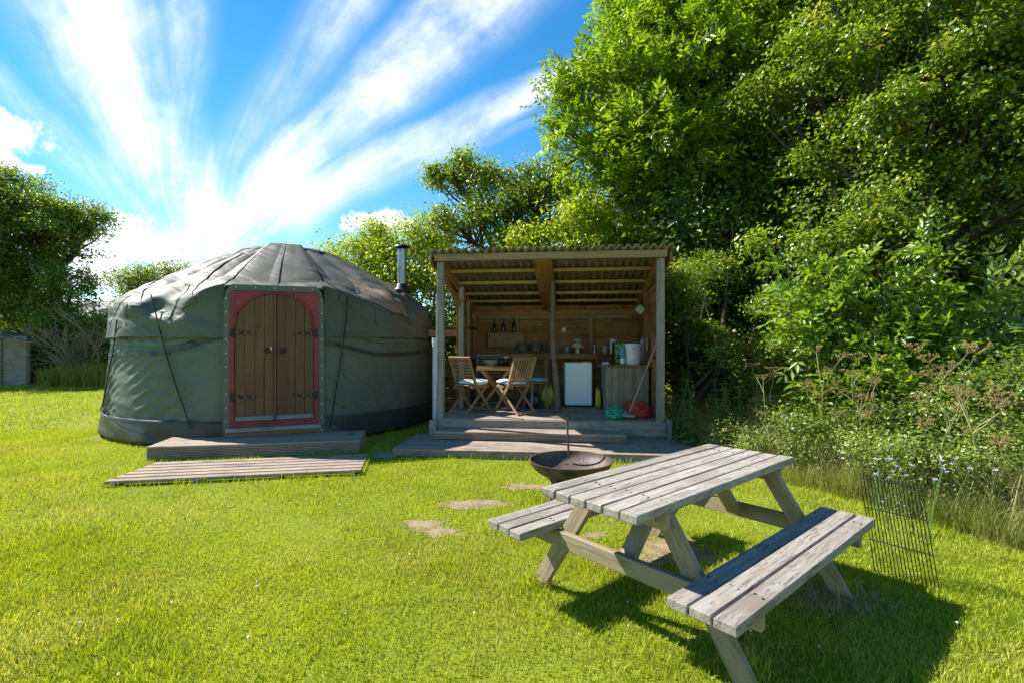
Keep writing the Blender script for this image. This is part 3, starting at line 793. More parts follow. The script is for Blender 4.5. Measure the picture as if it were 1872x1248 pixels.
# side walls (left from the second post back, right whole)
z = FZ-.03
while z < 2.3:
    h = random.uniform(.16, .21); yl = 1.18
    ymax = SD if z+h < ZB else max(1.2, SD*(ZF-(z+h))/(ZF-ZB))
    if ymax > yl+.15: waney('wall_board', yl, min(ymax, SD), z-.015, z+h+.01, .045, .022, k, 'y')
    y2 = SD if z+h < ZB else max(.3, SD*(ZF+.05-(z+h))/(ZF-ZB))
    waney('wall_board', .12, min(y2, SD), z-.015, z+h+.01, SW-.012, .022, k+40, 'y')
    z += h; k += 1
waney('wall_board', .12, 1.5, 2.3, 2.45, SW-.012, .022, 99, 'y')
for zz, (ya, yb) in ((2.32, (.1, 1.5)), (1.2, (.1, 2.5))): box('wall_rail', (.045, yb-ya, .06), (SW-.05, (ya+yb)/2, zz), W_SHED, Sh)
# trunk prop in the middle
p0 = SMi @ G(1018, 751, FZ); p1 = Vector((1.70, p0.y, zr(p0.y)))
pts = [p0.lerp(p1, f)+Vector((.018*math.sin(f*7+1), .012*math.sin(f*5), 0)) for f in np.linspace(0, 1, 12)]
pts[0].z = FZ-.01
MB().tube(pts, [.052-.016*f+.006*math.sin(f*31) for f in np.linspace(0, 1, 12)], 10).build('trunk_prop', W_BARKL, Sh, True)
# worktop and the little shelf
WZ = 1.275; WY = SD-.50
box('worktop', (2.42, .44, .03), (.11+1.21, SD-.27, WZ-.015), W_SHED, Sh)
box('worktop_edge', (2.42, .03, .10), (.11+1.21, WY-.012, WZ-.049), W_SHED, Sh)
for x in (.2, 1.55): box('worktop_leg', (.06, .06, WZ-.03-FZ), (x, WY+.06, FZ+(WZ-.03-FZ)/2), W_SHED, Sh)
lx0 = (SMi @ P(890, 610, 10.0)).x; lx1 = (SMi @ P(957, 610, 10.0)).x
box('wall_shelf', (lx1-lx0, .12, .022), ((lx0+lx1)/2, SD-.13, 1.665), W_SHED, Sh)
box('shelf_panel', (lx1-lx0, .02, .27), ((lx0+lx1)/2, SD-.17, 1.52), W_BEAM, Sh)
SHELF_Z = 1.676
# steps in front
sp = empty('wooden_step', SM @ Vector((.07, -.42, 0)), SROT, 'upper wooden step with grooved riser at the shelter front', 'step')
L = 2.70
PLAT = .105
for k in range(3): box('deck_board', (L, .125, .03), (L/2, .06+.131*k, FZ-.125-.015), W_DECK, sp)
for k in range(5): box('riser_slat', (L-.004, .022, .016), (L/2, .012, PLAT+.018+.0205*k), W_DECK, sp)
box('riser_board', (L-.004, .02, .1), (L/2, .026, PLAT+.056), W_GREY, sp)
for x in (.014, L-.014): box('side_board', (.02, .36, .1), (x, .215, PLAT+.05), W_GREY, sp)
p2 = empty('wooden_deck', SM @ Vector((-.30, -1.08, 0)), SROT, 'wide low wooden platform at the foot of the shelter steps', 'deck')
L2 = 3.95; D2 = 1.04; nb = 8; w = D2/nb
for k in range(nb): box('deck_board', (L2, w-.006, .028), (L2/2, w*(k+.5), PLAT-.014), W_DECK, p2)
box('front_board', (L2-.01, .03, .085), (L2/2, .022, .046), W_GREY, p2)
for x in (.02, L2-.02): box('side_board', (.028, D2-.08, .075), (x, D2/2+.02, .038), W_GREY, p2)
for k in range(4): box('bearer', (.05, D2-.1, .07), (.2+(L2-.4)*k/3, D2/2, .036), W_GREY, p2)
c = SM @ Vector((-.3+L2/2, -1.08+D2/2, 0)); KEEP.append((c.x, c.y, L2/2, D2/2, SROT))
c = SM @ Vector((SW/2, SD/2, 0)); KEEP.append((c.x, c.y, SW/2, SD/2, SROT))
FLOOR = FZ

# ---- furniture
def folding_chair(name, label, vertical, mat, loc, rz, group=None, hollow=False):
    t = empty(name, loc, rz, label, 'chair', group)
    hw = .21
    for sx in (-1, 1):
        rail = MB()
        pts_ = [(sx*hw, .30, 0), (sx*hw, -.06, .43), (sx*hw, -.24, .90)]
        for q0, q1 in zip(pts_[:-1], pts_[1:]):
            q0, q1 = Vector(q0), Vector(q1); d = q1-q0; e = Euler((math.atan2(d.z, d.y), 0, 0))
            rail.box((q0+q1)/2, (.024, d.length+.02, .042), e)
        rail.build('back_leg', mat('z'), t, bevel=0)
        a, b_ = Vector((sx*(hw-.03), -.29, 0)), Vector((sx*(hw-.03), .20, .42))
        beam('front_leg', a, b_, .022, .04, mat, t, up=(0, 1, .3))
        box('seat_rail', (.022, .42, .04), (sx*(hw-.03), .06, .425), mat, t)
    for k in range(7): box('seat_slat', (hw*2-.05, .045, .014), (0, -.12+.058*k, .452), mat, t, bevel=.003)
    for y, zz in ((-.255, .035), (.265, .045)): box('stretcher', (hw*2-.06, .022, .028), (0, y, zz), mat, t)
    def bk(zq): f = (zq-.43)/.47; return -.06-.18*f
    tilt = math.atan2(.18, .47)
    if vertical:
        box('top_rail', (hw*2+.03, .024, .05), (0, bk(.885), .885), mat, t, rot=(tilt, 0, 0))
        box('lower_rail', (hw*2-.02, .022, .05), (0, bk(.53), .53), mat, t, rot=(tilt, 0, 0))
        for k in range(7):
            x = -.15+.05*k; o = box('back_slat', (.026, .012, .33), (x, bk(.70), .70), mat, t, rot=(tilt, 0, 0), bevel=.002)
    else:
        box('top_rail', (hw*2+.03, .024, .045), (0, bk(.89), .89), mat, t, rot=(tilt, 0, 0))
        for k in range(7): box('back_slat', (hw*2-.02, .014, .027), (0, bk(.845-.047*k), .845-.047*k), mat, t, rot=(tilt, 0, 0), bevel=.002)
    return t
def stripes(name, c1, c2, sc):
    m, T, b, out = new_mat(name)
    x, y, z = T.sep(T.new('ShaderNodeTexCoord').outputs['Object'])[:3]
    s = T.math('SINE', T.math('MULTIPLY', x, sc))
    T.put(b.inputs['Base Color'], T.mix(T.smooth(s, -.25, .25), c1, c2)); b.inputs['Roughness'].default_value = .9
    return m
M_CUSH = stripes('cushion_cloth', (.72, .74, .74), (.38, .54, .66), 24)
M_CUSH2 = plain('cushion_blue', (.22, .42, .62), .9, 0, .2, 6)
def pillow(name, dims, mat, parent=None, seed=0, p=3.2, amp=.012, flat=False):
    nu, nv = 28, 16; V, F = [], []
    for i in range(nu):
        a = 2*math.pi*i/nu
        for j in range(nv+1):
            b_ = -math.pi/2+math.pi*j/nv
            ca, sa, cb, sb_ = math.cos(a), math.sin(a), math.cos(b_), math.sin(b_)
            f = lambda q, e: math.copysign(abs(q)**e, q)
            x = f(cb, .55)*f(ca, 2/p); y = f(cb, .55)*f(sa, 2/p); z = f(sb_, .9)
            n = mnoise.noise((x*2+seed, y*2, z*2)); n2 = mnoise.noise((x*5+seed, y*5, z*3+seed))
            V.append((x*dims[0]/2*(1+.1*n), y*dims[1]/2*(1+.1*n), z*dims[2]/2*(1+.5*n)+amp*n2))
    for i in range(nu):
        i2 = (i+1) % nu
        for j in range(nv): F.append((i*(nv+1)+j, i2*(nv+1)+j, i2*(nv+1)+j+1, i*(nv+1)+j+1))
    return mesh_np(name, V, F, mat, parent, smooth=True)
def on_floor(px_, Y): return Vector(((px_-CX)/F_PX*Y, Y, FLOOR))
cA = on_floor(858, 8.22); rA = R(-38)
folding_chair('folding_chair', 'folding wooden chair with horizontal back slats and striped cushion', False, W_CHAIR, cA, rA, 'folding chairs in the shelter')
cB = on_floor(943, 8.18); rB = R(38)
folding_chair('folding_chair', 'folding wooden chair with upright back slats beside the table', True, W_CHAIR, cB, rB, 'folding chairs in the shelter')
cC = on_floor(980, 8.75); stl = empty('low_stool', cC, R(25), 'dark low stool under a blue cushion by the yellow bag', 'stool')
box('seat', (.36, .32, .03), (0, 0, .455), W_SHED, stl)
for sx in (-1, 1):
    for sy in (-1, 1): beam('leg', (sx*.16, sy*.14, 0), (sx*.13, sy*.11, .445), .03, .03, W_GREY, stl, up=(0, 1, 0))
    box('stretcher', (.022, .26, .025), (sx*.15, 0, .1), W_GREY, stl)
cD = on_floor(893, 9.5)
folding_chair('folding_chair', 'grey folding chair behind the orange table, facing the camera side', False, W_GREY, cD, R(184), 'folding chairs in the shelter')
for c_, r_, m_, lab, s in ((cA, rA, M_CUSH, 'pale striped cushion on the chair with horizontal back slats', 1), (cB, rB, M_CUSH, 'pale striped cushion on the chair with upright back slats', 2), (cC, R(100), M_CUSH2, 'plain blue cushion on the dark stool by the yellow bag', 3)):
    o = pillow('seat_cushion', (.43, .43, .075), m_, None, s)
    off = Matrix.Rotation(r_, 3, 'Z') @ Vector((0, .10 if s < 3 else 0, 0)); o.location = c_+off+Vector((0, 0, .495)); o.rotation_euler = (.02, .03, r_)
    tag(o, lab, 'cushion', 'seat cushions')
# folding table
tc_ = on_floor(907, 8.78); tb = empty('folding_table', tc_, SROT+R(4), 'small orange-brown folding garden table between the slatted chairs', 'table')
for k in range(8): box('top_slat', (.62, .058, .02), (0, -.24+.0685*k, .72), W_TEAK, tb)
for sy in (-.27, .27): box('top_rail', (.62, .02, .045), (0, sy, .69), W_TEAK, tb)
for sy in (-.2, .2):
    beam('leg', (-.27, sy, 0), (.25, sy, .69), .022, .045, W_TEAK, tb, up=(0, 0, 1))
    beam('leg', (.27, sy+.026, 0), (-.25, sy+.026, .69), .022, .045, W_TEAK, tb, up=(0, 0, 1))
for sx in (-.25, .25): box('stretcher', (.022, .4, .03), (sx, .01, .03), W_TEAK, tb)
# fridge
fp = on_floor(1057.5, 8.9); fr = empty('fridge', fp, R(-3), 'small white under-counter fridge below the worktop', 'fridge')
box('body', (.47, .48, .75), (0, .27, .405), M_WHITE, fr, bevel=.012)
box('door', (.47, .045, .745), (0, 0, .41), M_WHITE, fr, bevel=.012)
box('kick_strip', (.45, .4, .03), (0, .25, .015), M_BLACK, fr)
box('handle', (.14, .016, .02), (.13, -.016, .788), plain('grey_plastic', (.5, .53, .55), .4), fr)
# cupboard
cp = on_floor(1147, 8.33); cu = empty('plank_cupboard', cp, R(-2), 'rustic plank cupboard with dark top in the shelter corner', 'cupboard')
cw, cd, ch = .70, .62, .77
ws = [.10, .11, .09, .13, .05, .13, .09]; x = -cw/2
for i, w_ in enumerate(ws):
    box('front_plank', (w_-.004, .022, ch-.04), (x+w_/2, .012-.004*(i % 2), (ch-.04)/2+.004), W_CUP, cu); x += w_
for sx in (-1, 1):
    for k in range(4): box('side_plank', (.02, .14, ch-.05), (sx*(cw/2-.012), .10+.145*k, (ch-.05)/2+.004), W_CUP if sx > 0 else W_GREY, cu)
box('inner_case', (cw-.05, cd-.05, ch-.06), (0, cd/2+.01, (ch-.06)/2+.01), W_SHED, cu)
box('top', (cw+.10, cd+.06, .035), (-.02, cd/2-.01, ch-.018), W_SHED, cu)
CUT = FLOOR+ch
# things on the cupboard
mLeafPat = None
m, T, b, out = new_mat('leaf_print')
vo = T.new('ShaderNodeTexVoronoi'); T.put(vo.inputs['Vector'], T.vmath('MULTIPLY', T.new('ShaderNodeTexCoord').outputs['Object'], (1, 1, .6))); vo.inputs['Scale'].default_value = 45
T.put(b.inputs['Base Color'], T.ramp(vo.outputs['Distance'], [(.25, (.22, .55, .1)), (.5, (.05, .25, .04)), (.7, (.01, .03, .015))]))
M_LEAFP = m
def cu_at(px_, dy): 
    v = Matrix.Rotation(R(-2), 3, 'Z') @ Vector((0, dy, 0)); q = cp+v
    return Vector(((px_-CX)/F_PX*q.y, q.y, CUT))
q = cu_at(1143, .38); o = box('cool_bag', (.40, .16, .36), (q.x, q.y, q.z+.18), M_LEAFP, None, rot=(0, 0, R(-4)), bevel=.02)
bag = o; tag(bag, 'dark cool bag with bright green leaf print on the cupboard', 'bag')
box('side_trim', (.03, .165, .37), (-.2, 0, .0), M_BLACK, bag, bevel=.01)
q = cu_at(1157, .17); wb = MB().lathe([(.001, 0), (.125, 0), (.132, .01), (.135, .32), (.14, .325), (.14, .34), (.13, .345), (.001, .345)], 28).build('white_bin', M_WHITE, None, True)
wb.location = q; tag(wb, 'round white lidded canister on top of the cupboard', 'canister')
wb.scale = (1, .8, 1)
MB().tube([(-.03, -.142, .25), (-.02, -.155, .275), (.005, -.16, .285), (.03, -.155, .275), (.04, -.142, .25)], .008, 6).build('handle', bpy.data.materials['grey_plastic'], wb, True)
MB().tube([(-.09, 0, .35), (-.03, 0, .37), (.04, 0, .37), (.1, 0, .35)], .006, 5).build('lid_wire', M_STEEL, wb, True)
q = cu_at(1138, .12); o = MB().lathe([(.001, 0), (.038, 0), (.04, .01), (.04, .25), (.03, .27), (.001, .27)], 16).build('blue_bottle', plain('blue_plastic', (.1, .34, .52), .3), None, True)
o.location = q; MB().lathe([(.0405, .02), (.0405, .1)], 16).build('label_band', M_WHITE, o); tag(o, 'tall blue cylinder bottle beside the white canister', 'bottle')
q = cu_at(1176, .33); o = pillow('cloth_bundle', (.13, .1, .40), plain('lilac_cloth', (.55, .5, .68), .9), None, 5); o.location = q+Vector((0, 0, .19)); tag(o, 'lilac cloth bundle between canister and shelter post', 'cloth')
q = cu_at(1107, .1); o = pillow('folded_cloth', (.13, .12, .05), plain('pale_blue_cloth', (.45, .55, .68), .9), None, 6); o.location = q+Vector((0, 0, .018)); tag(o, 'crumpled pale blue cloth on the cupboard edge', 'cloth')
# wall-hung: notice, diamond board
q = SMi @ P(1170, 566, 8.4)
o = box('diamond_board', (.125, .012, .125), SM @ Vector((q.x, q.y, q.z)), plain('cream_board', (.5, .5, .36), .7, 0, .2, 20), None, rot=(0, R(45), SROT+R(8)))
tag(o, 'cream square board hung diagonally under the roof corner', 'board')
MB().tube([(-.06, 0, .06), (-.06-.12, .02, .06+.12)], .002, 4).build('cord', M_ROPE, o)
q = P(1184, 628, 8.45); o = box('notice', (.012, .12, .2), SM @ Vector((SW-.085, (SMi @ q).y, q.z)), plain('notice_paper', (.55, .5, .42), .7, 0, .4, 25), None, rot=(0, 0, SROT))
tag(o, 'small notice fixed to the right wall above the cupboard', 'notice')
# yellow bags
for (px_, Y, dims, lab, s) in ((1000, 8.95, (.24, .2, .36), 'yellow plastic bag standing beside the trunk prop', 3), (1093, 8.75, (.085, .2, .34), 'narrow yellow bag standing between fridge and cupboard', 4)):
    q = on_floor(px_, Y); o = pillow('yellow_bag', dims, plain('yellow_plastic', (.55, .40, .02), .35) if s == 3 else bpy.data.materials['yellow_plastic'], None, s, 3.5, .03); o.location = q+Vector((0, 0, dims[2]*.5)); tag(o, lab, 'bag')
q = on_floor(975, 8.75); o = pillow('dark_bag', (.26, .22, .26), plain('black_plastic', (.02, .022, .028), .35), None, 9, 3, .03); o.location = q+Vector((0, 0, .13)); tag(o, 'black bag on the floor under the dark stool', 'bag')
# green bag, red net, broom
def crumple(name, dims, mat, seed, amp=.25):
    me = bpy.data.meshes.new(name); bm = bmesh.new(); bmesh.ops.create_icosphere(bm, subdivisions=5, radius=1)
    for v in bm.verts:
        c = v.co.copy(); n = mnoise.noise(c*1.6+Vector((seed, 0, 0))); n2 = mnoise.ridged_multi_fractal(c*1.5+Vector((seed, 2, 1)), .9, 2, 4, .9, 2)-1
        n3 = mnoise.ridged_multi_fractal(c*3.2+Vector((seed, 5, 1)), .9, 2, 3, .9, 2)-1; c *= 1+amp*n+.16*n2+.06*n3; v.co = Vector((c.x*dims[0]/2, c.y*dims[1]/2, max(c.z*dims[2]*.62, -.3*dims[2])+.3*dims[2]))
    bm.to_mesh(me); bm.free(); me.materials.append(mat)
    me.polygons.foreach_set('use_smooth', [True]*len(me.polygons))
    return link(bpy.data.objects.new(name, me))
q = on_floor(1126, 7.60); o = crumple('green_bag', (.36, .26, .2), plain('green_plastic', (.02, .30, .17), .28, 0, .3, 12, .3, .6), 1, .3); o.location = q; tag(o, 'crumpled green plastic bag lying on the shelter floor', 'bag')
q = on_floor(1163, 7.72); o = crumple('red_net_bag', (.46, .3, .27), plain('red_net', (.55, .05, .03), .55, 0, .5, 30, .8, .3, (.3, .02, .015)), 5, .3); o.location = q; tag(o, 'bright red net bag slumped beside the broom', 'bag')
net = MB()
for a in np.linspace(0, math.pi, 9):
    net.tube([(.2*math.cos(a)*math.sin(b_)*1.02, .14*math.sin(a)*math.sin(b_)-.02, .02+.22*abs(math.cos(b_))) for b_ in np.linspace(-1.5, 1.5, 12)], .005, 4)
net.build('net_cord', plain('red_cord', (.6, .08, .05), .6), o)
bh = on_floor(1148, 7.52); bt = SM @ Vector((SW-.10, .12, 1.47))
br = empty('broom', bh, R(-10), 'long-handled broom leaning against the right shelter post', 'broom')
inv = (Matrix.Translation(bh) @ Matrix.Rotation(R(-10), 4, 'Z')).inverted()
top = inv @ bt
MB().tube([(0, 0, .05), top], .013, 8).build('handle', W_CUP('z'), br, True)
box('head', (.2, .055, .04), (0, 0, .055), W_GREY, br)
bb = MB()
for i in range(14):
    for j in range(3): x = -.09+.0138*i; bb.tube([(x, -.018+.018*j, .045), (x*1.08+random.uniform(-.005, .005), -.02+.02*j, .0)], .0045, 4)
bb.build('bristles', W_BARK, br)
MB().tube([(0, 0, .05), top*.07+Vector((0, 0, .046))], .02, 8).build('socket', plain('socket_blue', (.08, .1, .16), .4), br, True)
# kitchen ware on worktop
def wt(px_, dy): 
    Y = 9.5
    for _ in range(4):
        x = (px_-CX)/F_PX*Y; lx = ((SMi @ Vector((x, Y, 0))).x); Y = (SM @ Vector((lx, WY+dy, 0))).y
    return Vector(((px_-CX)/F_PX*Y, Y, WZ))
def lathe_thing(name, prof, mat, loc, label, cat, group=None, seg=18, parts=()):
    o = MB().lathe([(.001, prof[0][1])]+list(prof)+[(.001, prof[-1][1])], seg).build(name, mat, None, True, angle=35); o.location = loc
    for pn, pp, pm in parts: MB().lathe([(.001, pp[0][1])]+list(pp)+[(.001, pp[-1][1])], seg).build(pn, pm, o, True, angle=35)
    return tag(o, label, cat, group)
M_GLASS = plain('jar_glass', (.34, .36, .36), .12, 0, .1, 5, 0, .6)
M_DARKG = plain('dark_bottle', (.008, .012, .01), .12, 0, .1, 5, 0, .6)
M_CREAM = plain('cream_ceramic', (.58, .55, .42), .3); M_POT = plain('grey_pot', (.16, .17, .15), .4, .3)
for px_, hh in ((904, .23), (920, .25), (939, .26)):
    q = wt(px_, .34); q.z = SHELF_Z
    lathe_thing('dark_bottle', [(.035, 0), (.037, .01), (.037, hh*.55), (.014, hh*.75), (.013, hh*.95), (.016, hh)], M_DARKG, q, 'dark glass bottle on the little wall shelf', 'bottle', 'bottles on the wall shelf', parts=(('cap', [(.0165, hh-.02), (.0165, hh+.012)], M_BLACK),))
q = wt(968, .2); rk = empty('dish_rack', q, SROT, 'wire dish rack with upturned pans on the worktop', 'rack')
rb = MB()
for z_ in (.03, .19):
    rb.tube([(-.3, -.13, z_), (.3, -.13, z_), (.3, .13, z_), (-.3, .13, z_), (-.3, -.13, z_)], .006, 5)
for sx in (-.3, .3):
    for sy in (-.13, .13): rb.tube([(sx, sy, 0), (sx, sy, .19)], .006, 5)
for k in range(9): rb.tube([(-.26+.065*k, -.13, .03), (-.26+.065*k, .13, .03)], .003, 4)
rb.build('wire_frame', M_STEEL, rk)
for sx in (-.14, .13): MB().lathe([(.001, .04), (.09, .04), (.125, .17), (.13, .175), (.118, .17), (.085, .05), (.001, .05)], 20, (sx, 0, 0)).build('pan', M_POT, rk, True)
jar = lambda h, r: [(r*.9, 0), (r, .01), (r, h*.75), (r*.7, h*.85)]
lathe_thing('glass_jar', jar(.17, .04), M_GLASS, wt(1010, .12), 'small glass jar on the worktop left of the trunk prop', 'jar', parts=(('lid', [(.03, .14), (.032, .17)], M_STEEL),))
lathe_thing('storage_tin', [(.07, 0), (.075, .01), (.075, .12), (.07, .13)], M_POT, wt(1037, .2), 'squat grey tin on the worktop right of the trunk prop', 'tin', parts=(('lid', [(.078, .12), (.078, .14), (.02, .155)], M_POT),))
lathe_thing('mushroom_lamp', [(.045, 0), (.05, .02), (.04, .07), (.03, .10), (.03, .12)], plain('lamp_base', (.55, .55, .3), .4), wt(1056, .15), 'mushroom-shaped cream lamp on the worktop', 'lamp',
            parts=(('shade', [(.02, .11), (.125, .12), (.12, .135), (.07, .2), (.035, .215)], M_CREAM), ('finial', [(.035, .215), (.075, .24), (.085, .26), (.06, .275)], M_CREAM)))
lathe_thing('pepper_mill', [(.028, 0), (.03, .02), (.02, .08), (.03, .13)], M_STEEL, wt(1087, .14), 'metal mill with a flat knob on the worktop', 'mill', parts=(('knob', [(.045, .14), (.045, .155), (.015, .18)], M_STEEL),))
lathe_thing('glass_jar', jar(.13, .045), M_GLASS, wt(1106, .1), 'pale jar on the worktop beside the paper roll', 'jar', parts=(('lid', [(.03, .11), (.03, .145)], M_CREAM),))
lathe_thing('paper_roll', [(.06, 0), (.062, .005), (.062, .265), (.06, .27)], plain('paper_white', (.72, .7, .62), .9), wt(1121, .1), 'upright white kitchen paper roll at the end of the worktop', 'paper roll', parts=(('core', [(.02, .268), (.02, .275)], W_TWIG),))
o = box('wall_socket', (.08, .03, .11), SM @ Vector(((SMi @ wt(1031, .4)).x, SD-.05, 1.73)), plain('switch_green', (.42, .46, .38), .5), None, rot=(0, 0, SROT)); tag(o, 'pale switch box on the plank wall by the trunk prop', 'switch')
MB().box((0, -.017, .01), (.03, .008, .04)).build('rocker', M_WHITE, o)
q = wt(1075, .05); o = MB().tube([(-.08, 0, .008), (.06, .02, .008)], [.006, .004], 6).build('kitchen_knife', M_STEEL); o.location = q; tag(o, 'kitchen knife lying on the worktop by the lamp', 'knife'); MB().tube([(-.16, -.011, .009), (-.08, 0, .009)], .01, 6).build('handle', M_BLACK, o)
# things on the folding table
TT = FLOOR+.73
for px_, dy, fn in ((897, .1, 'bowl'), (925, .05, 'jar'), (918, .12, 'jar2')):
    q = Vector((0, tc_.y+dy, TT)); q.x = (px_-CX)/F_PX*q.y
    if fn == 'bowl': lathe_thing('cream_bowl', [(.05, 0), (.1, .05), (.13, .09), (.125, .09), (.09, .05), (.04, .012)], M_CREAM, q, 'wide cream bowl standing on the folding table', 'bowl')
    elif fn == 'jar': lathe_thing('dark_jar', jar(.16, .045), M_DARKG, q, 'dark jar with pale lid on the folding table', 'jar', parts=(('lid', [(.046, .135), (.046, .165), (.02, .17)], M_CREAM),))
    else: lathe_thing('dark_pot', [(.06, 0), (.065, .1), (.05, .12)], M_DARKG, q, 'short dark pot on the folding table next to the jar', 'pot', parts=(('lid', [(.062, .118), (.02, .135)], M_BLACK),))
# hollow-section pole and pipe left of the shelter, and the low frame behind
q = G(803, 770); 
o = MB().lathe([(.001, 0), (.028, 0), (.028, 2.25), (.001, 2.25)], 12).build('pole', plain('purple_pole', (.24, .15, .22), .5)); 
pp = P(800, 640, 8.6); o.location = (pp.x, 8.6, 0); tag(o, 'thin purple pole with blue cap beside the left shelter post', 'pole')
MB().lathe([(.001, 2.25), (.034, 2.25), (.034, 2.30), (.001, 2.30)], 12).build('cap', bpy.data.materials['blue_plastic'], o)
o = MB().lathe([(.001, 0), (.05, 0), (.05, 1.55), (.001, 1.56)], 14).build('drain_pipe', plain('white_pipe', (.62, .62, .68), .5), None, True)
o.location = ((796-CX)/F_PX*8.45, 8.45, 0); tag(o, 'short upright white pipe between yurt and shelter', 'pipe')
MB().lathe([(.056, 1.46), (.056, 1.56)], 14).build('collar', bpy.data.materials['white_pipe'], o)
lf = empty('log_store', (-1.72, 9.75, 0), R(-6), 'low open timber frame with felt roof behind the yurt and shelter', 'store')
for x in (.04, .8):
    for y in (0, .7): box('post', (.07, .07, 1.62), (x, y, .81), W_BEAM, lf)
box('front_beam', (.98, .05, .14), (.42, -.04, 1.66), W_BEAM, lf); box('back_beam', (.98, .05, .12), (.42, .74, 1.62), W_BEAM, lf)
box('roof_panel', (1.08, .95, .04), (.42, .35, 1.755), W_BARK, lf)
for k in range(5): box('back_board', (.86, .02, .17), (.42, .72, .25+.2*k), W_SHED, lf)

# ================================================================== fire bowl
fb_ = Vector((.58, 5.02, 0)); fbt = empty('fire_bowl', fb_, 0, 'rusty steel fire bowl on three legs behind the picnic table', 'fire pit')
M_RUST = plain('rusty_steel', (.16, .115, .085), .6, .5, .4, 7, .3, .4, (.06, .05, .045))
prof = []
for q in np.linspace(0, 1, 12): prof.append((.02+.385*math.sin(q*math.pi/2*.96), .14+.19*(1-math.cos(q*math.pi/2))))
inner = [(r*.985, z+.008) for r, z in prof[::-1]]
MB().lathe([(.001, .14)]+prof+[(.415, .333), (.415, .338)]+inner+[(.001, .149)], 48).build('bowl', M_RUST, fbt, True, angle=50)
for k, a in enumerate((-2.2, -.3, 1.6)):
    beam('leg', (.30*math.cos(a), .30*math.sin(a), .22), (.40*math.cos(a), .40*math.sin(a), 0), .05, .012, M_RUST, fbt, up=(math.cos(a), math.sin(a), .2))
MB().tube([(.39*math.cos(-1.9), .39*math.sin(-1.9), .30), (.42*math.cos(-1.9), .42*math.sin(-1.9), .29), (.42*math.cos(-1.6), .42*math.sin(-1.6), .29), (.39*math.cos(-1.6), .39*math.sin(-1.6), .30)], .007, 6).build('handle', M_BLACK, fbt)
ash = pillow('ash_bed', (.5, .5, .03), plain('ash', (.3, .29, .27), .95, 0, .6, 12, .6, .1, (.04, .04, .04)), None, 3); ash.location = fb_+Vector((.03, -.02, .160)); tag(ash, 'grey ash and charred bits lying in the fire bowl', 'ash')
o = MB().tube([(0, 0, .0), (-.012, 0, .2), (-.02, -.005, .45)], .011, 8).build('poker', M_RUST); o.location = (.60, 5.34, .27); tag(o, 'thin iron rod standing upright in the fire bowl', 'rod')
MB().lathe([(.001, .445), (.014, .445), (.014, .47), (.001, .475)], 8, (-.02, -.005, 0)).build('tip', M_BLACK, o)

# ================================================================== picnic table
TAB = Vector((1.012, 3.015, 0)); TR_ = math.atan2(.653, .757)
pt_ = empty('picnic_table', TAB, TR_, 'weathered wooden picnic table with attached benches on the lawn', 'picnic table')
TL, TH, TKN = 1.74, .735, .043
pw, gap = .094, .0075
for k in range(6):
    y = (k-2.5)*(pw+gap); box('top_plank', (TL+random.uniform(-.006, .006), pw, TKN), (0, y, TH-TKN/2+random.uniform(-.002, .002)), W_TABLE, pt_, rot=(random.uniform(-.012, .012), 0, 0), bevel=.005)
BY, BH = .60, .448
for sy in (-1, 1):
    for k in range(3):
        y = sy*BY+(k-1)*(pw+gap); box('bench_plank', (TL+.03+random.uniform(-.008, .008), pw, TKN), (0, y, BH-TKN/2+random.uniform(-.002, .002)), W_TABLE, pt_, rot=(random.uniform(-.012, .012), 0, 0), bevel=.005)
for xf, so_ in ((-.55, -1), (.665, 1)):
    for sy in (-1, 1):
        beam('leg', (xf, sy*.655, -.008), (xf, sy*.205, TH-TKN-.004), .095, .043, W_TLEG, pt_, up=(1, 0, 0))
    box('seat_beam', (.042, 1.44, .093), (xf+so_*.0435, 0, BH-TKN-.048), W_TLEG, pt_)
    box('top_batten', (.042, .56, .09), (xf-so_*.0*.044+so_*.0435, 0, TH-TKN-.047), W_TLEG, pt_)
    beam('brace', (xf-so_*.0, 0, BH-.10), (xf-so_*.33, 0, TH-TKN-.006), .093, .043, W_TLEG, pt_, up=(so_*.7, 0, .7))
    for sy in (-1, 1):
        for yy, zz in ((.215, TH-TKN-.05), (.385, BH-TKN-.045)):
            MB().tube([(xf+so_*.062, sy*yy, zz), (xf+so_*.072, sy*yy, zz)], .012, 8).build('bolt', M_STEEL, pt_)
            MB().tube([(xf-so_*.0205, sy*yy, zz), (xf-so_*.030, sy*yy, zz)], .012, 8).build('bolt', M_STEEL, pt_)
    sc_ = MB()
    for k in range(6):
        for e in (-.02, .02): sc_.tube([(xf+so_*.0435+e*.4, (k-2.5)*(pw+gap)+e, TH-.002), (xf+so_*.0435+e*.4, (k-2.5)*(pw+gap)+e, TH+.0025)], .005, 6)
    for sy in (-1, 1):
        for k in range(3):
            for e in (-.02, .02): sc_.tube([(xf+so_*.0435+e*.4, sy*BY+(k-1)*(pw+gap)+e, BH-.002), (xf+so_*.0435+e*.4, sy*BY+(k-1)*(pw+gap)+e, BH+.0025)], .005, 6)
    sc_.build('screw_heads', M_BLACK, pt_)['kind'] = 'stuff'

# ================================================================== wire pen panel
bl, br_ = G(1600, 1047), G(1718, 1083)
ax = (br_-bl); wlen = ax.length
pn = empty('wire_panel', bl, math.atan2(ax.y, ax.x), 'black wire mesh pen panel standing by the long grass', 'fence panel')
HP = .60; lean = Vector((-.10, .05, HP))
wm = plain('black_wire', (.012, .012, .012), .5, .4)
for k in range(18):
    x = wlen*k/17; MB().tube([(x, 0, 0), Vector((x, 0, 0))+lean*1.03], .0028, 4).build('upright_wire', wm, pn)
for f in (.0, .34, .67, .985):
    MB().tube([Vector((0, 0, .004))+lean*f, Vector((wlen, 0, .004))+lean*f], .0042, 5).build('cross_wire', wm, pn)

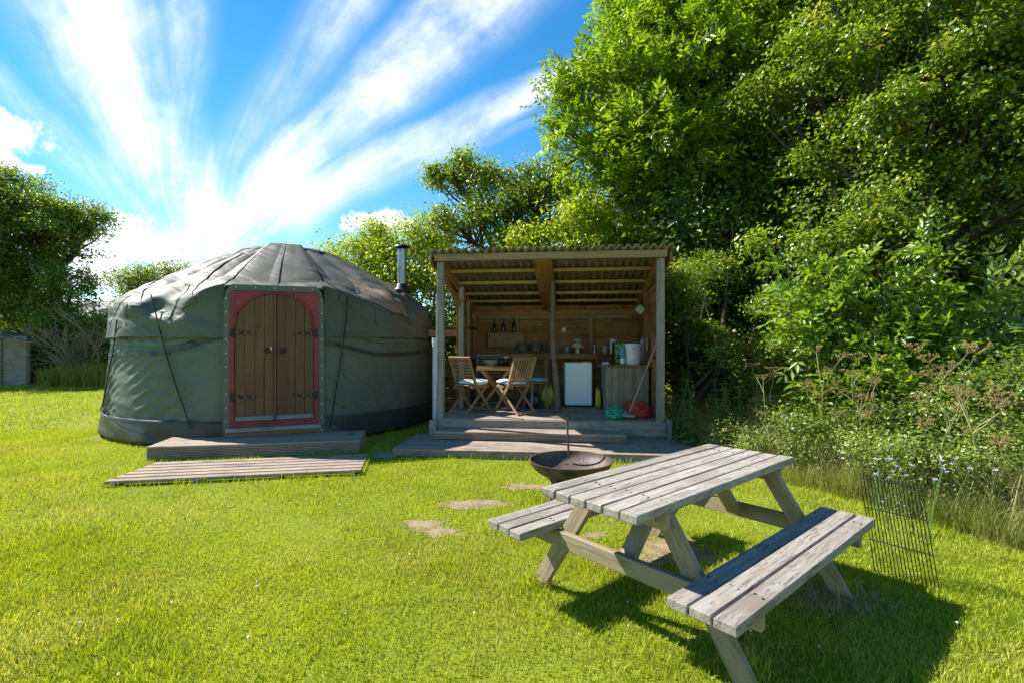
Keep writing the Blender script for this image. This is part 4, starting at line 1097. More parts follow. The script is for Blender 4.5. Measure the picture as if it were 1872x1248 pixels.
# ================================================================== vegetation
def nrm(a): return a/np.maximum(np.linalg.norm(a, axis=1, keepdims=True), 1e-9)
def leaf_mesh(C, A, N, L, Wd, fold=.18, droop=.15):
    """one folded diamond per leaf: base C, axis A, normal N, length L, width ratio Wd"""
    n = len(C); L = L[:, None]; B = nrm(np.cross(N, A)); Nn = nrm(np.cross(A, B))
    mid = C+A*L*.45
    tip = C+A*L-Nn*L*droop
    l_ = mid+B*L*Wd/2+Nn*L*fold*Wd; r_ = mid-B*L*Wd/2+Nn*L*fold*Wd
    V = np.stack([C, r_, tip, l_], 1).reshape(-1, 3); i = np.arange(n)*4
    F = np.concatenate([np.stack([i, i+1, i+2], 1), np.stack([i, i+2, i+3], 1)])
    return V, F
def cluster_leaves(Tp, O, k, sig, size, ratio=.5, up=.55, flat=.75, vs=.22):
    M = len(Tp); T_ = np.repeat(Tp, k, 0); Oo = np.repeat(O, k, 0); n = M*k
    s = np.repeat(sig*rng.uniform(.6, 1.35, M), k)[:, None]
    C = T_+rng.normal(0, 1, (n, 3))*s*np.array([1, 1, flat])
    N = nrm(np.array([0, 0, up])+Oo*.45+rng.normal(0, .5, (n, 3)))
    A = nrm(np.cross(N, rng.normal(0, 1, (n, 3)))); A = nrm(A+Oo*.4-np.array([0, 0, .15]))
    L = size*np.exp(rng.normal(0, vs, n))
    return leaf_mesh(C, A, N, L, ratio)
def pinnate_leaves(Tp, O, k, sig, rach, leaflet, pairs=3, ratio=.38):
    """compound leaves: rachis with paired leaflets and one at the end"""
    M = len(Tp); T_ = np.repeat(Tp, k, 0); Oo = np.repeat(O, k, 0); n = M*k
    C = T_+rng.normal(0, sig, (n, 3))
    A = nrm(Oo*.7+rng.normal(0, .6, (n, 3))+np.array([0, 0, .12])); N = nrm(np.array([0, 0, .8])+rng.normal(0, .45, (n, 3)))
    B = nrm(np.cross(N, A)); N = nrm(np.cross(A, B)); Lr = rach*rng.uniform(.7, 1.25, n)
    Vs, Fs, nv = [], [], 0
    for j in range(pairs*2+1):
        if j == pairs*2: s, ax = 1.0, A
        else:
            s = .30+.66*(j//2)/max(pairs-1, 1)*.9; sg = 1 if j % 2 else -1; ax = nrm(A*.55+B*sg*.85-N*.15)
        c = C+A*(Lr*s)[:, None]-N*(Lr*s*s*.22)[:, None]
        V, F = leaf_mesh(c, ax, nrm(N+rng.normal(0, .2, (n, 3))), leaflet*Lr/rach*rng.uniform(.8, 1.2, n), ratio)
        Vs.append(V); Fs.append(F+nv); nv += len(V)
    return np.concatenate(Vs), np.concatenate(Fs)
def lobe_tips(lobes, n, shell=.45, clump=.26, per=11, stray=.34):
    """twig tips gathered in clumps over each lobe, so the crown has bright outer sprays and dark hollows"""
    vol = np.array([l[3]*l[4]*l[5] for l in lobes])**.8; Lb0 = np.array(lobes)
    nc = max(len(lobes)*4, n//per)
    ci = rng.choice(len(lobes), nc, p=vol/vol.sum()); d = nrm(rng.normal(0, 1, (nc, 3))); d[:, 2] = np.where(d[:, 2] < -.3, -d[:, 2]*.6, d[:, 2]); d = nrm(d)
    r = rng.uniform(.35, 1.0, nc)**shell; ph = ci*1.7
    bumpy = 1+.16*np.sin(d[:, 0]*5+ph)*np.cos(d[:, 1]*4.3+d[:, 2]*3.1+ph)+rng.normal(0, .09, nc)
    cc = Lb0[ci, :3]+d*(r*bumpy)[:, None]*Lb0[ci, 3:6]
    k = rng.integers(0, nc, n); rad = Lb0[ci[k], 3:6]*clump
    off = rng.normal(0, 1, (n, 3))*np.array([1, 1, .7]); p = cc[k]+off*rad*.62
    o = nrm(d[k]*.7+nrm(off)*.8+np.array([0, 0, .15]))
    ns = int(n*stray); j = rng.choice(n, ns, replace=False)           # stray twigs outside the clumps
    li = rng.choice(len(lobes), ns, p=vol/vol.sum()); dd = nrm(rng.normal(0, 1, (ns, 3)))
    p[j] = Lb0[li, :3]+dd*(rng.uniform(.3, 1.15, ns)**.5)[:, None]*Lb0[li, 3:6]; o[j] = nrm(dd+np.array([0, 0, .3])); ci2 = ci[k].copy(); ci2[j] = li
    return p, o, ci2
def curve(p0, p1, n=6, wig=.08, sag=0):
    p0, p1 = Vector(p0), Vector(p1); L = (p1-p0).length; out = []
    w = [Vector((random.uniform(-1, 1), random.uniform(-1, 1), random.uniform(-1, 1)))*wig*L for _ in range(2)]
    for i in range(n):
        f = i/(n-1); out.append(p0.lerp(p1, f)+w[0]*math.sin(f*math.pi)+w[1]*.5*math.sin(f*2*math.pi)+Vector((0, 0, sag*math.sin(f*math.pi)*L)))
    return out
def tree(name, label, base, lobes, ntips, k, sig, size, mat, cat='tree', group=None, trunk_r=.12, ratio=.5, pinn=None, stems=1, bark=None, shell=.45, subs=60, up=.55, per=11, clump=.26, stray=.34):
    base = Vector(base); t = empty(name, base, 0, label, cat, group)
    lb = [(l[0]-base.x, l[1]-base.y, l[2]-base.z, *(l[3:] if len(l) == 6 else (l[3], l[3], l[3]*.9))) for l in lobes]
    tips, outd, idx = lobe_tips(lb, ntips, shell, clump, per, stray)
    zmin = max(0.05-base.z, -1)
    tips[:, 2] = np.maximum(tips[:, 2], .12+rng.uniform(0, .3, ntips))
    V, F = (pinnate_leaves(tips, outd, k, sig, *pinn) if pinn else cluster_leaves(tips, outd, k, sig, size, ratio, up))
    V[:, 2] = np.maximum(V[:, 2], .02)
    mesh_np('crown', V, F, mat, t)
    mb = MB(); cen = Vector(np.mean([l[:3] for l in lb], 0))
    zt = min(l[2]-l[5]*.6 for l in lb); zt = max(zt, cen.z*.35)
    for s in range(stems):
        fork = Vector((cen.x*.5+random.uniform(-.3, .3)*(stems > 1), cen.y*.5, max(.25, zt)))
        foot = Vector((random.uniform(-.35, .35)*(stems > 1), random.uniform(-.25, .25)*(stems > 1), -.05))
        mb.tube(curve(foot, fork, 7, .04), np.linspace(trunk_r*1.15, trunk_r*.8, 7), 9)
        for li, l in enumerate(lb):
            if li % stems != s: continue
            c = Vector(l[:3]); cv = curve(fork, c, 7, .08)
            mb.tube(cv, np.linspace(trunk_r*.7, trunk_r*.28, 7), 7)
            own = np.where(idx == li)[0]
            for q in own[:max(3, subs//len(lb))]:
                i = random.randint(3, 6); a = Vector(tips[q]); 
                mb.tube(curve(cv[i], a, 5, .08), np.linspace(trunk_r*.22, .006, 5), 5, cap=False)
    mb.build('trunk', bark or W_BARK, t, True)
    return t

L_ASH = leaf_mat('leaf_ash', (0.0720, 0.1584, 0.0116), (0.1656, 0.2879, 0.0172), (0.2879, 0.4175, 0.0316), transl=.5)
L_HAW = leaf_mat('leaf_hawthorn', (0.0590, 0.1180, 0.0118), (0.1475, 0.2419, 0.0189), (0.2714, 0.3658, 0.0307), tip=(0.4720, 0.4248, 0.0708), transl=.46)
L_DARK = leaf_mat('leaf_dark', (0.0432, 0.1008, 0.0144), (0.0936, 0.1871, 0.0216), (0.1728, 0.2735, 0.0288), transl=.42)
L_LIME = leaf_mat('leaf_lime', (0.1296, 0.2231, 0.0116), (0.2735, 0.3743, 0.0172), (0.4319, 0.5183, 0.0360), tip=(0.5470, 0.5327, 0.0576), transl=.48)
L_ELDER = leaf_mat('leaf_elder', (0.0708, 0.1534, 0.0165), (0.1593, 0.2773, 0.0283), (0.2714, 0.3894, 0.0472), transl=.44, rough=.36)
L_NET = leaf_mat('leaf_nettle', (0.0708, 0.1475, 0.0307), (0.1475, 0.2478, 0.0531), (0.2242, 0.3186, 0.0826), transl=.38, rough=.5)
L_BANK = leaf_mat('leaf_bank', (0.0864, 0.1584, 0.0288), (0.1871, 0.2735, 0.0432), (0.3167, 0.3887, 0.0720), tip=(0.4319, 0.4175, 0.1296), transl=.4, nscale=2)
L_BRAM = leaf_mat('leaf_bramble', (0.0590, 0.1180, 0.0189), (0.1298, 0.2124, 0.0295), (0.2242, 0.3068, 0.0531), tip=(0.3540, 0.3540, 0.0944), transl=.42, nscale=2)
L_LEFT = leaf_mat('leaf_left_tree', (0.0590, 0.1239, 0.0165), (0.1357, 0.2301, 0.0260), (0.2478, 0.3422, 0.0472), tip=(0.3894, 0.4012, 0.0708), transl=.5, nscale=.5)

def lp(px_, py_, Y, r, rz=None):
    p = P(px_, py_, Y); return (p.x, p.y, p.z, r, r, rz or r*.9)
# --- big trees on the right
tree('ash_tree', 'tall bright green ash tree rising behind the right corner of the shelter', (3.9, 11.6, 0),
     [lp(1075, 270, 11.0, .85), lp(1130, 190, 11.2, 1.2), lp(1180, 90, 11.6, 1.2), lp(1215, 20, 12, 1.2), lp(1300, -20, 11.8, 1.7), lp(1290, 150, 11.3, 1.9), lp(1210, 310, 10.9, 1.5),
      lp(1400, -40, 12, 2.0), lp(1420, 150, 11.6, 1.9), lp(1330, 330, 10.9, 1.6), lp(1130, 370, 10.9, .9)],
     3400, 5, .15, .1, L_ASH, trunk_r=.20, pinn=(.28, .14, 3, .38), subs=260)
tree('hawthorn_tree', 'broad hawthorn with reddish yellow tips beside the big ash', (5.6, 8.3, 0),
     [lp(1560, 330, 7.6, .9), lp(1500, 470, 7.5, .8), lp(1640, 250, 7.5, 1.0), lp(1690, 130, 7.6, 1.1), lp(1610, 60, 8.2, 1.2), lp(1760, 30, 7.8, 1.3), lp(1850, 130, 7.2, 1.1),
      lp(1780, 270, 7.2, 1.0), lp(1700, 380, 7.2, .95), lp(1840, 400, 6.9, .9), lp(1500, 180, 8.4, 1.1), lp(1610, 450, 7.2, .75), lp(1930, 250, 7, 1.2), lp(1950, 30, 7.5, 1.4)],
     2900, 30, .12, .062, L_HAW, trunk_r=.14, ratio=.75, subs=300, stems=2, per=17, clump=.24, stray=.2)
tree('hedge_tree', 'dense dark green tree filling the hedge behind the hawthorn', (6.6, 10.6, 0),
     [lp(1450, 480, 9.8, 1.3), lp(1560, 150, 10.2, 1.7), lp(1530, 350, 10, 1.5), lp(1700, 250, 10, 1.9), lp(1850, 330, 9.5, 1.9), lp(1700, 60, 10.5, 2.0), lp(1880, 60, 10.5, 2.2), lp(1600, 560, 9.6, 1.4), lp(1800, 560, 9, 1.5), lp(2000, 350, 9.5, 2)],
     1900, 36, .24, .105, L_DARK, trunk_r=.18, ratio=.6, subs=200, stems=3)
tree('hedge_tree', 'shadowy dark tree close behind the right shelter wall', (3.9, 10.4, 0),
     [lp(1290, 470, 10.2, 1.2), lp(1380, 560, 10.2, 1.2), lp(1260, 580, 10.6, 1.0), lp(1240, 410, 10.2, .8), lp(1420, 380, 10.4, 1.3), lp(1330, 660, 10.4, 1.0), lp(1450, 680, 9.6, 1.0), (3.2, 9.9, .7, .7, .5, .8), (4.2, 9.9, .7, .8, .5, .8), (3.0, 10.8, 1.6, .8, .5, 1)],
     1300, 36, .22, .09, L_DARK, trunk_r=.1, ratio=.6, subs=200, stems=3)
tree('hedge_bush', 'dark bush at the foot of the right-hand hedge', (5.4, 8.2, 0),
     [lp(1480, 640, 8.3, .75), lp(1580, 690, 7.8, .7), lp(1700, 660, 7.6, .9), lp(1830, 660, 7.2, .9), lp(1900, 560, 7.2, .9), lp(1390, 720, 8.6, .6)],
     800, 36, .18, .075, L_DARK, 'bush', trunk_r=.06, ratio=.6, subs=120, stems=3)
tree('far_tree', 'broad dark many-stemmed tree closing the hedge far behind the hawthorn', (8, 15.5, 0),
     [(3, 14.5, 2.2, 2.0, 1.2, 2.2), (6, 14.5, 2.5, 2.4, 1.2, 2.6), (9.5, 13.5, 3, 2.4, 1.4, 3), (12.5, 12, 3.5, 2.6, 1.6, 3.2), (6.5, 15, 6.5, 2.4, 1.3, 2.4), (9.5, 14, 8, 2.5, 1.3, 2.6), (13, 12, 8, 2.6, 1.6, 2.8), (13.5, 8.5, 4, 2, 2, 3.4), (13, 5, 3, 2, 2, 2.6)],
     1500, 40, .38, .15, L_DARK, trunk_r=.2, ratio=.6, subs=120, stems=4)
# overhanging sprig at the shelter's right post
tree('hedge_bush', 'leafy spray hanging against the right shelter post', (2.75, 8.3, 0),
     [lp(1228, 520, 7.7, .26, .22), lp(1255, 560, 7.9, .33, .3), lp(1260, 500, 8.0, .33, .3), lp(1290, 620, 8.2, .32, .25), lp(1300, 500, 8.5, .4, .4)],
     190, 36, .09, .042, L_HAW, 'bush', trunk_r=.03, ratio=.7, subs=60)
tree('hedge_bush', 'thin leafy branch reaching out of the dark hedge gap', (3.5, 8.2, 0),
     [lp(1300, 655, 7.2, .28, .14), lp(1360, 640, 7.0, .36, .18), lp(1420, 640, 6.8, .36, .2), lp(1440, 560, 7.2, .42, .35), lp(1400, 700, 7.4, .4, .2)],
     230, 36, .09, .042, L_HAW, 'bush', trunk_r=.03, ratio=.7, subs=60)
# bare limbs in the dark gap
for i, (a, b_) in enumerate((((1250, 700, 8.6), (1420, 560, 8.4)), ((1235, 690, 8.3), (1330, 640, 8.8)), ((1290, 790, 8.2), (1340, 420, 8.8)), ((1380, 780, 8), (1420, 420, 8.6)), ((1330, 790, 8.7), (1270, 480, 9)))):
    p0, p1 = P(*a), P(*b_)
    if i > 1: p0.z = -.05
    else: p0 = Vector((p0.x-.1, p0.y+.3, -.05))
    o = MB().tube(curve(p0, p1, 9, .07), np.linspace(.05, .015, 9), 7).build('bare_stem', W_BARKL if i < 2 else W_BARK, None, True); tag(o, 'bare woody stem in the dark hedge gap right of the shelter', 'branch', 'bare stems in the hedge gap')

# --- behind the shelter and yurt
tree('field_maple', 'upright leafy tree with two peaks behind the shelter roof', (-.3, 13.2, 0),
     [lp(830, 330, 12.8, .55), lp(880, 320, 12.8, .75), lp(900, 390, 12.6, .95), lp(960, 350, 12.9, .75), lp(1010, 340, 13, .8), lp(840, 420, 12.6, .8), lp(1040, 400, 12.9, .95), lp(960, 440, 12.4, .9)],
     900, 28, .13, .08, L_HAW, trunk_r=.12, ratio=.65, subs=220, per=15, clump=.3, stray=.15)
tree('lime_shrub', 'bright yellow-green shrub showing above the shelter roof', (1.8, 11.2, 0),
     [lp(1060, 420, 11, .7), lp(1120, 440, 10.9, .65), lp(1000, 450, 11.2, .6), lp(1080, 470, 10.9, .7), lp(1180, 450, 10.8, .6), lp(950, 460, 11.4, .6)],
     640, 32, .12, .068, L_LIME, 'shrub', trunk_r=.06, ratio=.7, subs=90, stems=2)
tree('hedge_bush', 'yellow-green hedge between the yurt roof and the shelter', (-2.0, 12.6, 0),
     [lp(640, 490, 13.5, .8), lp(690, 460, 13, .75), lp(740, 470, 12.8, .75), lp(790, 440, 12.6, .75), lp(680, 520, 13, .9), lp(760, 540, 12.6, .9), lp(820, 520, 12.4, .9), lp(830, 620, 12, .85), lp(780, 640, 12.2, .8), lp(820, 690, 11.8, .6), lp(900, 540, 12.2, .9), lp(1000, 540, 12.2, .9), lp(600, 500, 14, .7)],
     1600, 32, .14, .072, L_LIME, 'hedge', trunk_r=.06, ratio=.65, subs=150, stems=4)
tree('hedge_bush', 'shaded hedge standing close behind the shelter back wall', (1.2, 12.6, 0),
     [(-1.5, 12.9, 1.2, 1.2, .7, 1.3), (.5, 12.9, 1.4, 1.3, .7, 1.5), (2.4, 12.4, 1.5, 1.3, .7, 1.6), (-3.6, 13.5, 1.2, 1.3, .8, 1.4), (-6, 14.5, 1.4, 1.5, .8, 1.5), (-8.5, 15.5, 1.2, 1.6, .8, 1.3)],
     1000, 40, .25, .08, L_DARK, 'hedge', trunk_r=.06, ratio=.65, subs=100, stems=4)

# --- left side
tree('field_tree', 'large dark leafy tree behind the grey plank hut', (-18.2, 21, 0),
     [lp(40, 380, 20, 1.5), lp(115, 375, 20, 1.3), lp(150, 415, 19.8, 1.0), lp(100, 430, 19.6, 1.4), lp(30, 440, 19.8, 1.5), lp(-40, 370, 20, 1.8), lp(140, 465, 19.8, .8), lp(-120, 400, 20, 2)],
     1350, 34, .19, .115, L_LEFT, trunk_r=.22, ratio=.55, subs=300, per=19, clump=.30, stray=.12)
tree('hedge_bush', 'large rounded bush beside the grey plank hut', (-18.0, 19.8, 0),
     [lp(20, 500, 19.6, 1.0), lp(70, 490, 19.4, .9), lp(20, 550, 19.5, 1.1), lp(80, 560, 19.0, 1.1), lp(110, 610, 18.2, 1.0), lp(130, 530, 18.8, .8), lp(-60, 520, 18.4, 1.6), lp(90, 640, 18.6, .8)],
     1400, 34, .17, .10, L_LEFT, 'bush', trunk_r=.1, ratio=.6, subs=120, stems=3)
tree('hedge_bush', 'light green bramble bush below the far roof', (-14.8, 18.6, 0),
     [lp(175, 610, 18.4, .75), lp(205, 600, 18.4, .6), lp(195, 640, 18.2, .7), lp(150, 650, 18.2, .6), lp(235, 620, 18.8, .8)],
     480, 40, .16, .075, L_BANK, 'bush', trunk_r=.04, ratio=.65, subs=60, stems=3)
tree('far_tree', 'small dark tree top showing above the left yurt roof', (-16.3, 23, 0),
     [lp(255, 525, 22.5, .9), lp(290, 510, 22.5, .8), lp(325, 505, 22.5, .7), lp(280, 560, 22.5, 1.2)],
     330, 40, .24, .1, L_LEFT, trunk_r=.12, ratio=.55, subs=80)
tree('far_hedge', 'dark hedge line at the far end of the lawn', (-16, 20.5, 0),
     [(-21, 20, 1.2, 2, 1, 1.5), (-18.5, 20.3, 1.3, 1.8, .9, 1.5), (-16, 20.5, 1.1, 1.8, .9, 1.3), (-13, 20.5, 1.2, 1.8, .9, 1.4), (-10, 20, 1.2, 1.8, .9, 1.4), (-24, 20, 2, 2, 1.2, 2.2), (-28, 20, 2, 2.6, 1.4, 2.2)],
     900, 40, .3, .12, L_LEFT, 'hedge', trunk_r=.06, ratio=.6, subs=60, stems=4)
# dead shrub
ds = MB(); bs = P(150, 690, 17.4); base = Vector((bs.x, 17.4, -.05)); random.seed(21)
def twig(p, d, L, r, depth):
    q = p+d*L; ds.tube(curve(p, q, 5, .08), np.linspace(r, r*.6, 5), 5, cap=False)
    if depth == 0: return
    for k in range(random.randint(3, 5)):
        nd = (d+Vector((random.uniform(-1, 1), random.uniform(-1, 1), random.uniform(-.55, .7)))*.95).normalized()
        twig(p.lerp(q, random.uniform(.45, 1)), nd, L*random.uniform(.5, .78), r*.6, depth-1)
for k in range(8): twig(Vector((random.uniform(-.5, .5), random.uniform(-.3, .3), 0)), Vector((random.uniform(-.6, .6), random.uniform(-.3, .3), 1)).normalized(), random.uniform(1.0, 1.7), .03, 3)
o = ds.build('dead_shrub', W_TWIG); o.location = base; tag(o, 'bare dead shrub with pale tangled twigs left of the yurt', 'shrub')

# --- ragged plants on the right bank, each one a thing
random.seed(5)
def bank_pts(n, t0, t1, d0, d1):
    """points along the hedge foot from the shelter corner to the right edge of the view"""
    path = [Vector((2.45, 7.55, 0)), Vector((3.15, 6.35, 0)), Vector((3.75, 5.25, 0)), Vector((4.15, 4.2, 0)), Vector((4.5, 3.2, 0)), Vector((4.9, 2.2, 0))]
    out = []
    for _ in range(n):
        t = random.uniform(t0, t1)*(len(path)-1); i = min(int(t), len(path)-2); p = path[i].lerp(path[i+1], t-i)
        d = (path[i+1]-path[i]).normalized(); nn = Vector((-d.y, d.x, 0)); out.append(p+nn*random.uniform(d0, d1))
    return out
# elder / ash saplings with big compound leaves
def sapling(name, label, base, tops, k, mat, rach=.28, leaflet=.115, group=None, per=30):
    base = Vector(base); t = empty(name, base, 0, label, 'shrub', group); mb = MB(); T_, O_ = [], []
    for tp in tops:
        cv = curve((random.uniform(-.15, .15), random.uniform(-.1, .1), -.03), Vector(tp)-base, 9, .06); mb.tube(cv, np.linspace(.022, .006, 9), 6)
        for j in range(per):
            f = random.uniform(.38, 1); i = min(int(f*8), 7); p = cv[i].lerp(cv[i+1], f*8-i); a = random.uniform(0, 6.28)
            T_.append(p); O_.append((math.cos(a), math.sin(a), random.uniform(.0, .7)))
    V, F = pinnate_leaves(np.array([tuple(x) for x in T_]), nrm(np.array(O_)), k, .05, rach, leaflet, 3, .42)
    V[:, 2] = np.maximum(V[:, 2], .02)
    mesh_np('leaves', V, F, mat, t); mb.build('stems', W_BARKL, t, True)
    return t
sapling('elder_sapling', 'bright elder shrub with large glossy compound leaves facing the picnic table', (4.25, 6.3, 0), [P(1440, 480, 6.4), P(1500, 500, 6.3), P(1560, 480, 6.2), P(1620, 520, 6.0), P(1480, 580, 6.1), P(1540, 590, 5.9), P(1600, 600, 5.8), P(1440, 560, 6.3), P(1560, 540, 6.1)], 3, L_ELDER)
sapling('elder_sapling', 'tall upright ash sapling beside the bright elder shrub', (4.75, 6.0, 0), [P(1690, 440, 6.0), P(1660, 520, 5.9), P(1720, 520, 5.9), P(1700, 600, 5.7), P(1640, 610, 5.7), P(1740, 590, 5.8)], 3, L_ELDER)
sapling('elder_sapling', 'broad-leaved dark sapling in front of the hawthorn', (5.2, 5.9, 0), [P(1800, 520, 5.8), P(1850, 600, 5.5), P(1780, 640, 5.6), P(1840, 480, 6), P(1900, 560, 5.6), P(1820, 690, 5.3)], 3, L_NET, .28, .12)
sapling('elder_sapling', 'low leafy elder growth under the tall sapling', (4.6, 5.5, 0), [P(1590, 690, 5.6), P(1650, 700, 5.4), P(1720, 700, 5.3), P(1540, 680, 5.8), P(1770, 720, 5.2)], 3, L_ELDER, .24, .11)
tree('bramble_bush', 'low tangled bramble along the hedge foot behind the picnic table', (4.1, 5.75, 0),
     [lp(1480, 790, 5.9, .36, .28), lp(1560, 800, 5.5, .36, .28), lp(1640, 800, 5.2, .4, .3), lp(1740, 790, 4.9, .42, .36), lp(1830, 780, 4.8, .45, .4), lp(1700, 740, 5.3, .4, .36), lp(1860, 720, 5.0, .42, .4), lp(1900, 860, 4.5, .4, .35)],
     520, 36, .11, .040, L_BRAM, 'bush', trunk_r=.02, ratio=.7, subs=60, stems=3)
tree('weed_bank', 'sunlit leafy weeds growing above the wire panel', (3.9, 4.9, 0),
     [lp(1590, 830, 4.9, .28, .2), lp(1650, 845, 4.7, .3, .22), lp(1720, 840, 4.5, .32, .22), lp(1800, 860, 4.3, .34, .22), lp(1860, 840, 4.3, .3, .25), lp(1640, 890, 4.4, .2, .14), lp(1900, 920, 4.1, .35, .2), lp(1400, 830, 6.0, .3, .18), lp(1340, 800, 6.4, .28, .2), lp(1470, 860, 5.6, .22, .15)],
     420, 40, .09, .030, L_BANK, 'weeds', trunk_r=.012, ratio=.55, subs=40, stems=3)
# nettles
def nettle():
    t = empty('nettle_plant', (0, 0, 0)); mb = MB(); H = .85
    cv = curve((0, 0, -.02), (.05, .03, H), 8, .03); mb.tube(cv, np.linspace(.007, .003, 8), 5)
    C, A, N, L = [], [], [], []
    for j in range(13):
        f = .22+.78*j/12; i = min(int(f*7), 6); p = cv[i].lerp(cv[i+1], f*7-i); a0 = (j % 2)*math.pi/2+random.uniform(-.2, .2)
        for s in range(2):
            a = a0+s*math.pi; ax = Vector((math.cos(a), math.sin(a), -.25+.5*f)).normalized()
            C.append(p); A.append(ax); N.append((random.uniform(-.2, .2), random.uniform(-.2, .2), 1)); L.append(.13*(1.15-.6*f))
            C.append(p+Vector((0, 0, .01))); A.append((ax+Vector((-ax.y, ax.x, 0))*.8).normalized()); N.append((0, 0, 1)); L.append(.07*(1.1-.5*f))
    V, F = leaf_mesh(np.array([tuple(x) for x in C]), nrm(np.array([tuple(x) for x in A])), nrm(np.array(N)), np.array(L), .55)
    mesh_np('leaves', V, F, L_NET, t); mb.build('stem', L_NET, t); return t
def scatter(proto, spots, label, cat, group, smin=.75, smax=1.25, tilt=.12):
    for i, p in enumerate(spots):
        o = proto if i == 0 else copy_tree(proto)
        s = random.uniform(smin, smax); o.location = (p.x, p.y, 0); o.scale = (s, s, s*random.uniform(.85, 1.15))
        o.rotation_euler = (random.uniform(-tilt, tilt), random.uniform(-tilt, tilt), random.uniform(0, 6.28)); tag(o, label, cat, group)
sp_ = [G(random.uniform(1235, 1400), random.uniform(800, 840)) for _ in range(26)]
scatter(nettle(), sp_+bank_pts(26, .25, .95, -.0, .75), 'leafy green nettle at the foot of the right-hand hedge', 'nettle', 'nettles along the hedge')
# dry hogweed with branching flat umbels
def hogweed(seed):
    random.seed(seed); t = empty('dry_hogweed', (0, 0, 0)); mb = MB(); um = MB(); H = 1.15
    cv = curve((0, 0, -.02), (random.uniform(-.15, .15), random.uniform(-.1, .1), H), 8, .04); mb.tube(cv, np.linspace(.009, .005, 8), 6)
    ends = [cv[-1]]
    for j in range(5):
        i = random.randint(3, 6); a = random.uniform(0, 6.28); l = random.uniform(.22, .42); e = cv[i]+Vector((math.cos(a)*l*.65, math.sin(a)*l*.65, l*.85)); mb.tube(curve(cv[i], e, 5, .08), np.linspace(.006, .003, 5), 5); ends.append(e)
    for e in ends:
        for k in range(11):
            a = random.uniform(0, 6.28); l = random.uniform(.05, .10); q = e+Vector((math.cos(a)*l, math.sin(a)*l, random.uniform(.04, .075))); um.tube([e, q], .0016, 4, cap=False)
            for _ in range(6):
                c = q+Vector((random.uniform(-1, 1), random.uniform(-1, 1), random.uniform(-.3, .5)))*.017; um.tube([c, c+Vector((random.uniform(-.006, .006), random.uniform(-.006, .006), .009))], [.0045, .003], 4)
    mb.build('stem', plain('dry_stem', (.30, .27, .10), .8) if 'dry_stem' not in bpy.data.materials else bpy.data.materials['dry_stem'], t, True)
    um.build('umbels', plain('dry_seed', (.36, .25, .09), .9, 0, .4, 30) if 'dry_seed' not in bpy.data.materials else bpy.data.materials['dry_seed'], t)['kind'] = 'stuff'; return t
random.seed(9)
h1, h2 = hogweed(1), hogweed(2)
random.seed(3)
g1 = [G(1395, 838), G(1425, 836), G(1455, 838), G(1410, 846), G(1375, 832)]
scatter(h1, g1, 'dry yellow hogweed with flat seed heads behind the picnic table', 'hogweed', 'dry hogweed behind the table', .82, 1.05, .16)
g2 = [G(1700, 935), G(1760, 925), G(1800, 950), G(1560, 880), G(1850, 930), G(1520, 868), G(1640, 900), G(1730, 900), G(1600, 895), G(1840, 985)]
scatter(h2, g2, 'dry brown hogweed among the weeds on the bank', 'hogweed', 'dry hogweed on the bank', .7, 1.0, .2)
# purple thistles
def thistle():
    t = empty('thistle', (0, 0, 0)); mb = MB(); fl_ = MB()
    for j in range(4):
        e = Vector((random.uniform(-.16, .16), random.uniform(-.16, .16), random.uniform(.55, .8))); mb.tube(curve((0, 0, -.02), e, 6, .06), np.linspace(.004, .0025, 6), 5)
        mb.lathe([(.002, -.015), (.011, -.006), (.010, .006)], 7, e)
        for k in range(14):
            a = random.uniform(0, 6.28); fl_.tube([e+Vector((0, 0, .004)), e+Vector((math.cos(a)*.018, math.sin(a)*.018, random.uniform(.018, .03)))], [.003, .0045], 4)
    mb.build('stems', L_NET, t); fl_.build('flower_heads', plain('thistle_purple', (.45, .34, .52), .8, 0, .2, 30), t)['kind'] = 'stuff'; return t
random.seed(13)
scatter(thistle(), [G(random.uniform(1590, 1840), random.uniform(900, 985)) for _ in range(10)]+[G(1660, 1010), G(1690, 1000)], 'mauve flowering thistle among the long grass by the wire panel', 'thistle', 'thistles by the wire panel', .5, .85, .2)
# long grass on the bank
def long_grass():
    Vs, Fs, nv = [], [], 0
    for n, hh, w, far in ((30000, .26, .0042, .95), (9000, .62, .0035, .55)):
        pts_ = np.array([(p.x, p.y) for p in bank_pts(n, .0, 1, -.72 if hh < .5 else -.35, far)]); x, y = pts_[:, 0], pts_[:, 1]
        ok = ~in_keep(x, y); x, y = x[ok], y[ok]
        h = hh*rng.uniform(.4, 1.25, len(x))*np.clip(1+.5*snoise(x, y, 3.1, 2), .4, 1.6)
        V, F = blades(x, y, h, np.full(len(x), w), .75, 0, True); Vs.append(V); Fs.append(F+nv); nv += len(V)
    o = mesh_np('long_grass', np.concatenate(Vs), np.concatenate(Fs), M_LONG); tag(o, 'unmown pale long grass along the foot of the right hedge', 'grass', kind='stuff')
long_grass()
# rough weeds strip at the far left
x = rng.uniform(-20, -10.5, 16000); y = rng.uniform(16.6, 18.4, 16000)
ok = ~((x < -15.6) & (y > 16.4)); x, y = x[ok], y[ok]
V, F = blades(x, y, .75*rng.uniform(.25, 1.2, len(x)), np.full(len(x), .022), .5, 0, True)
o = mesh_np('rough_grass', V, F, grass_mat('rough_weeds', (.14, .2, .03), (.28, .33, .05), (.4, .42, .09), (.5, .42, .16))); tag(o, 'rough tall weeds at the far edge of the lawn', 'weeds', kind='stuff')
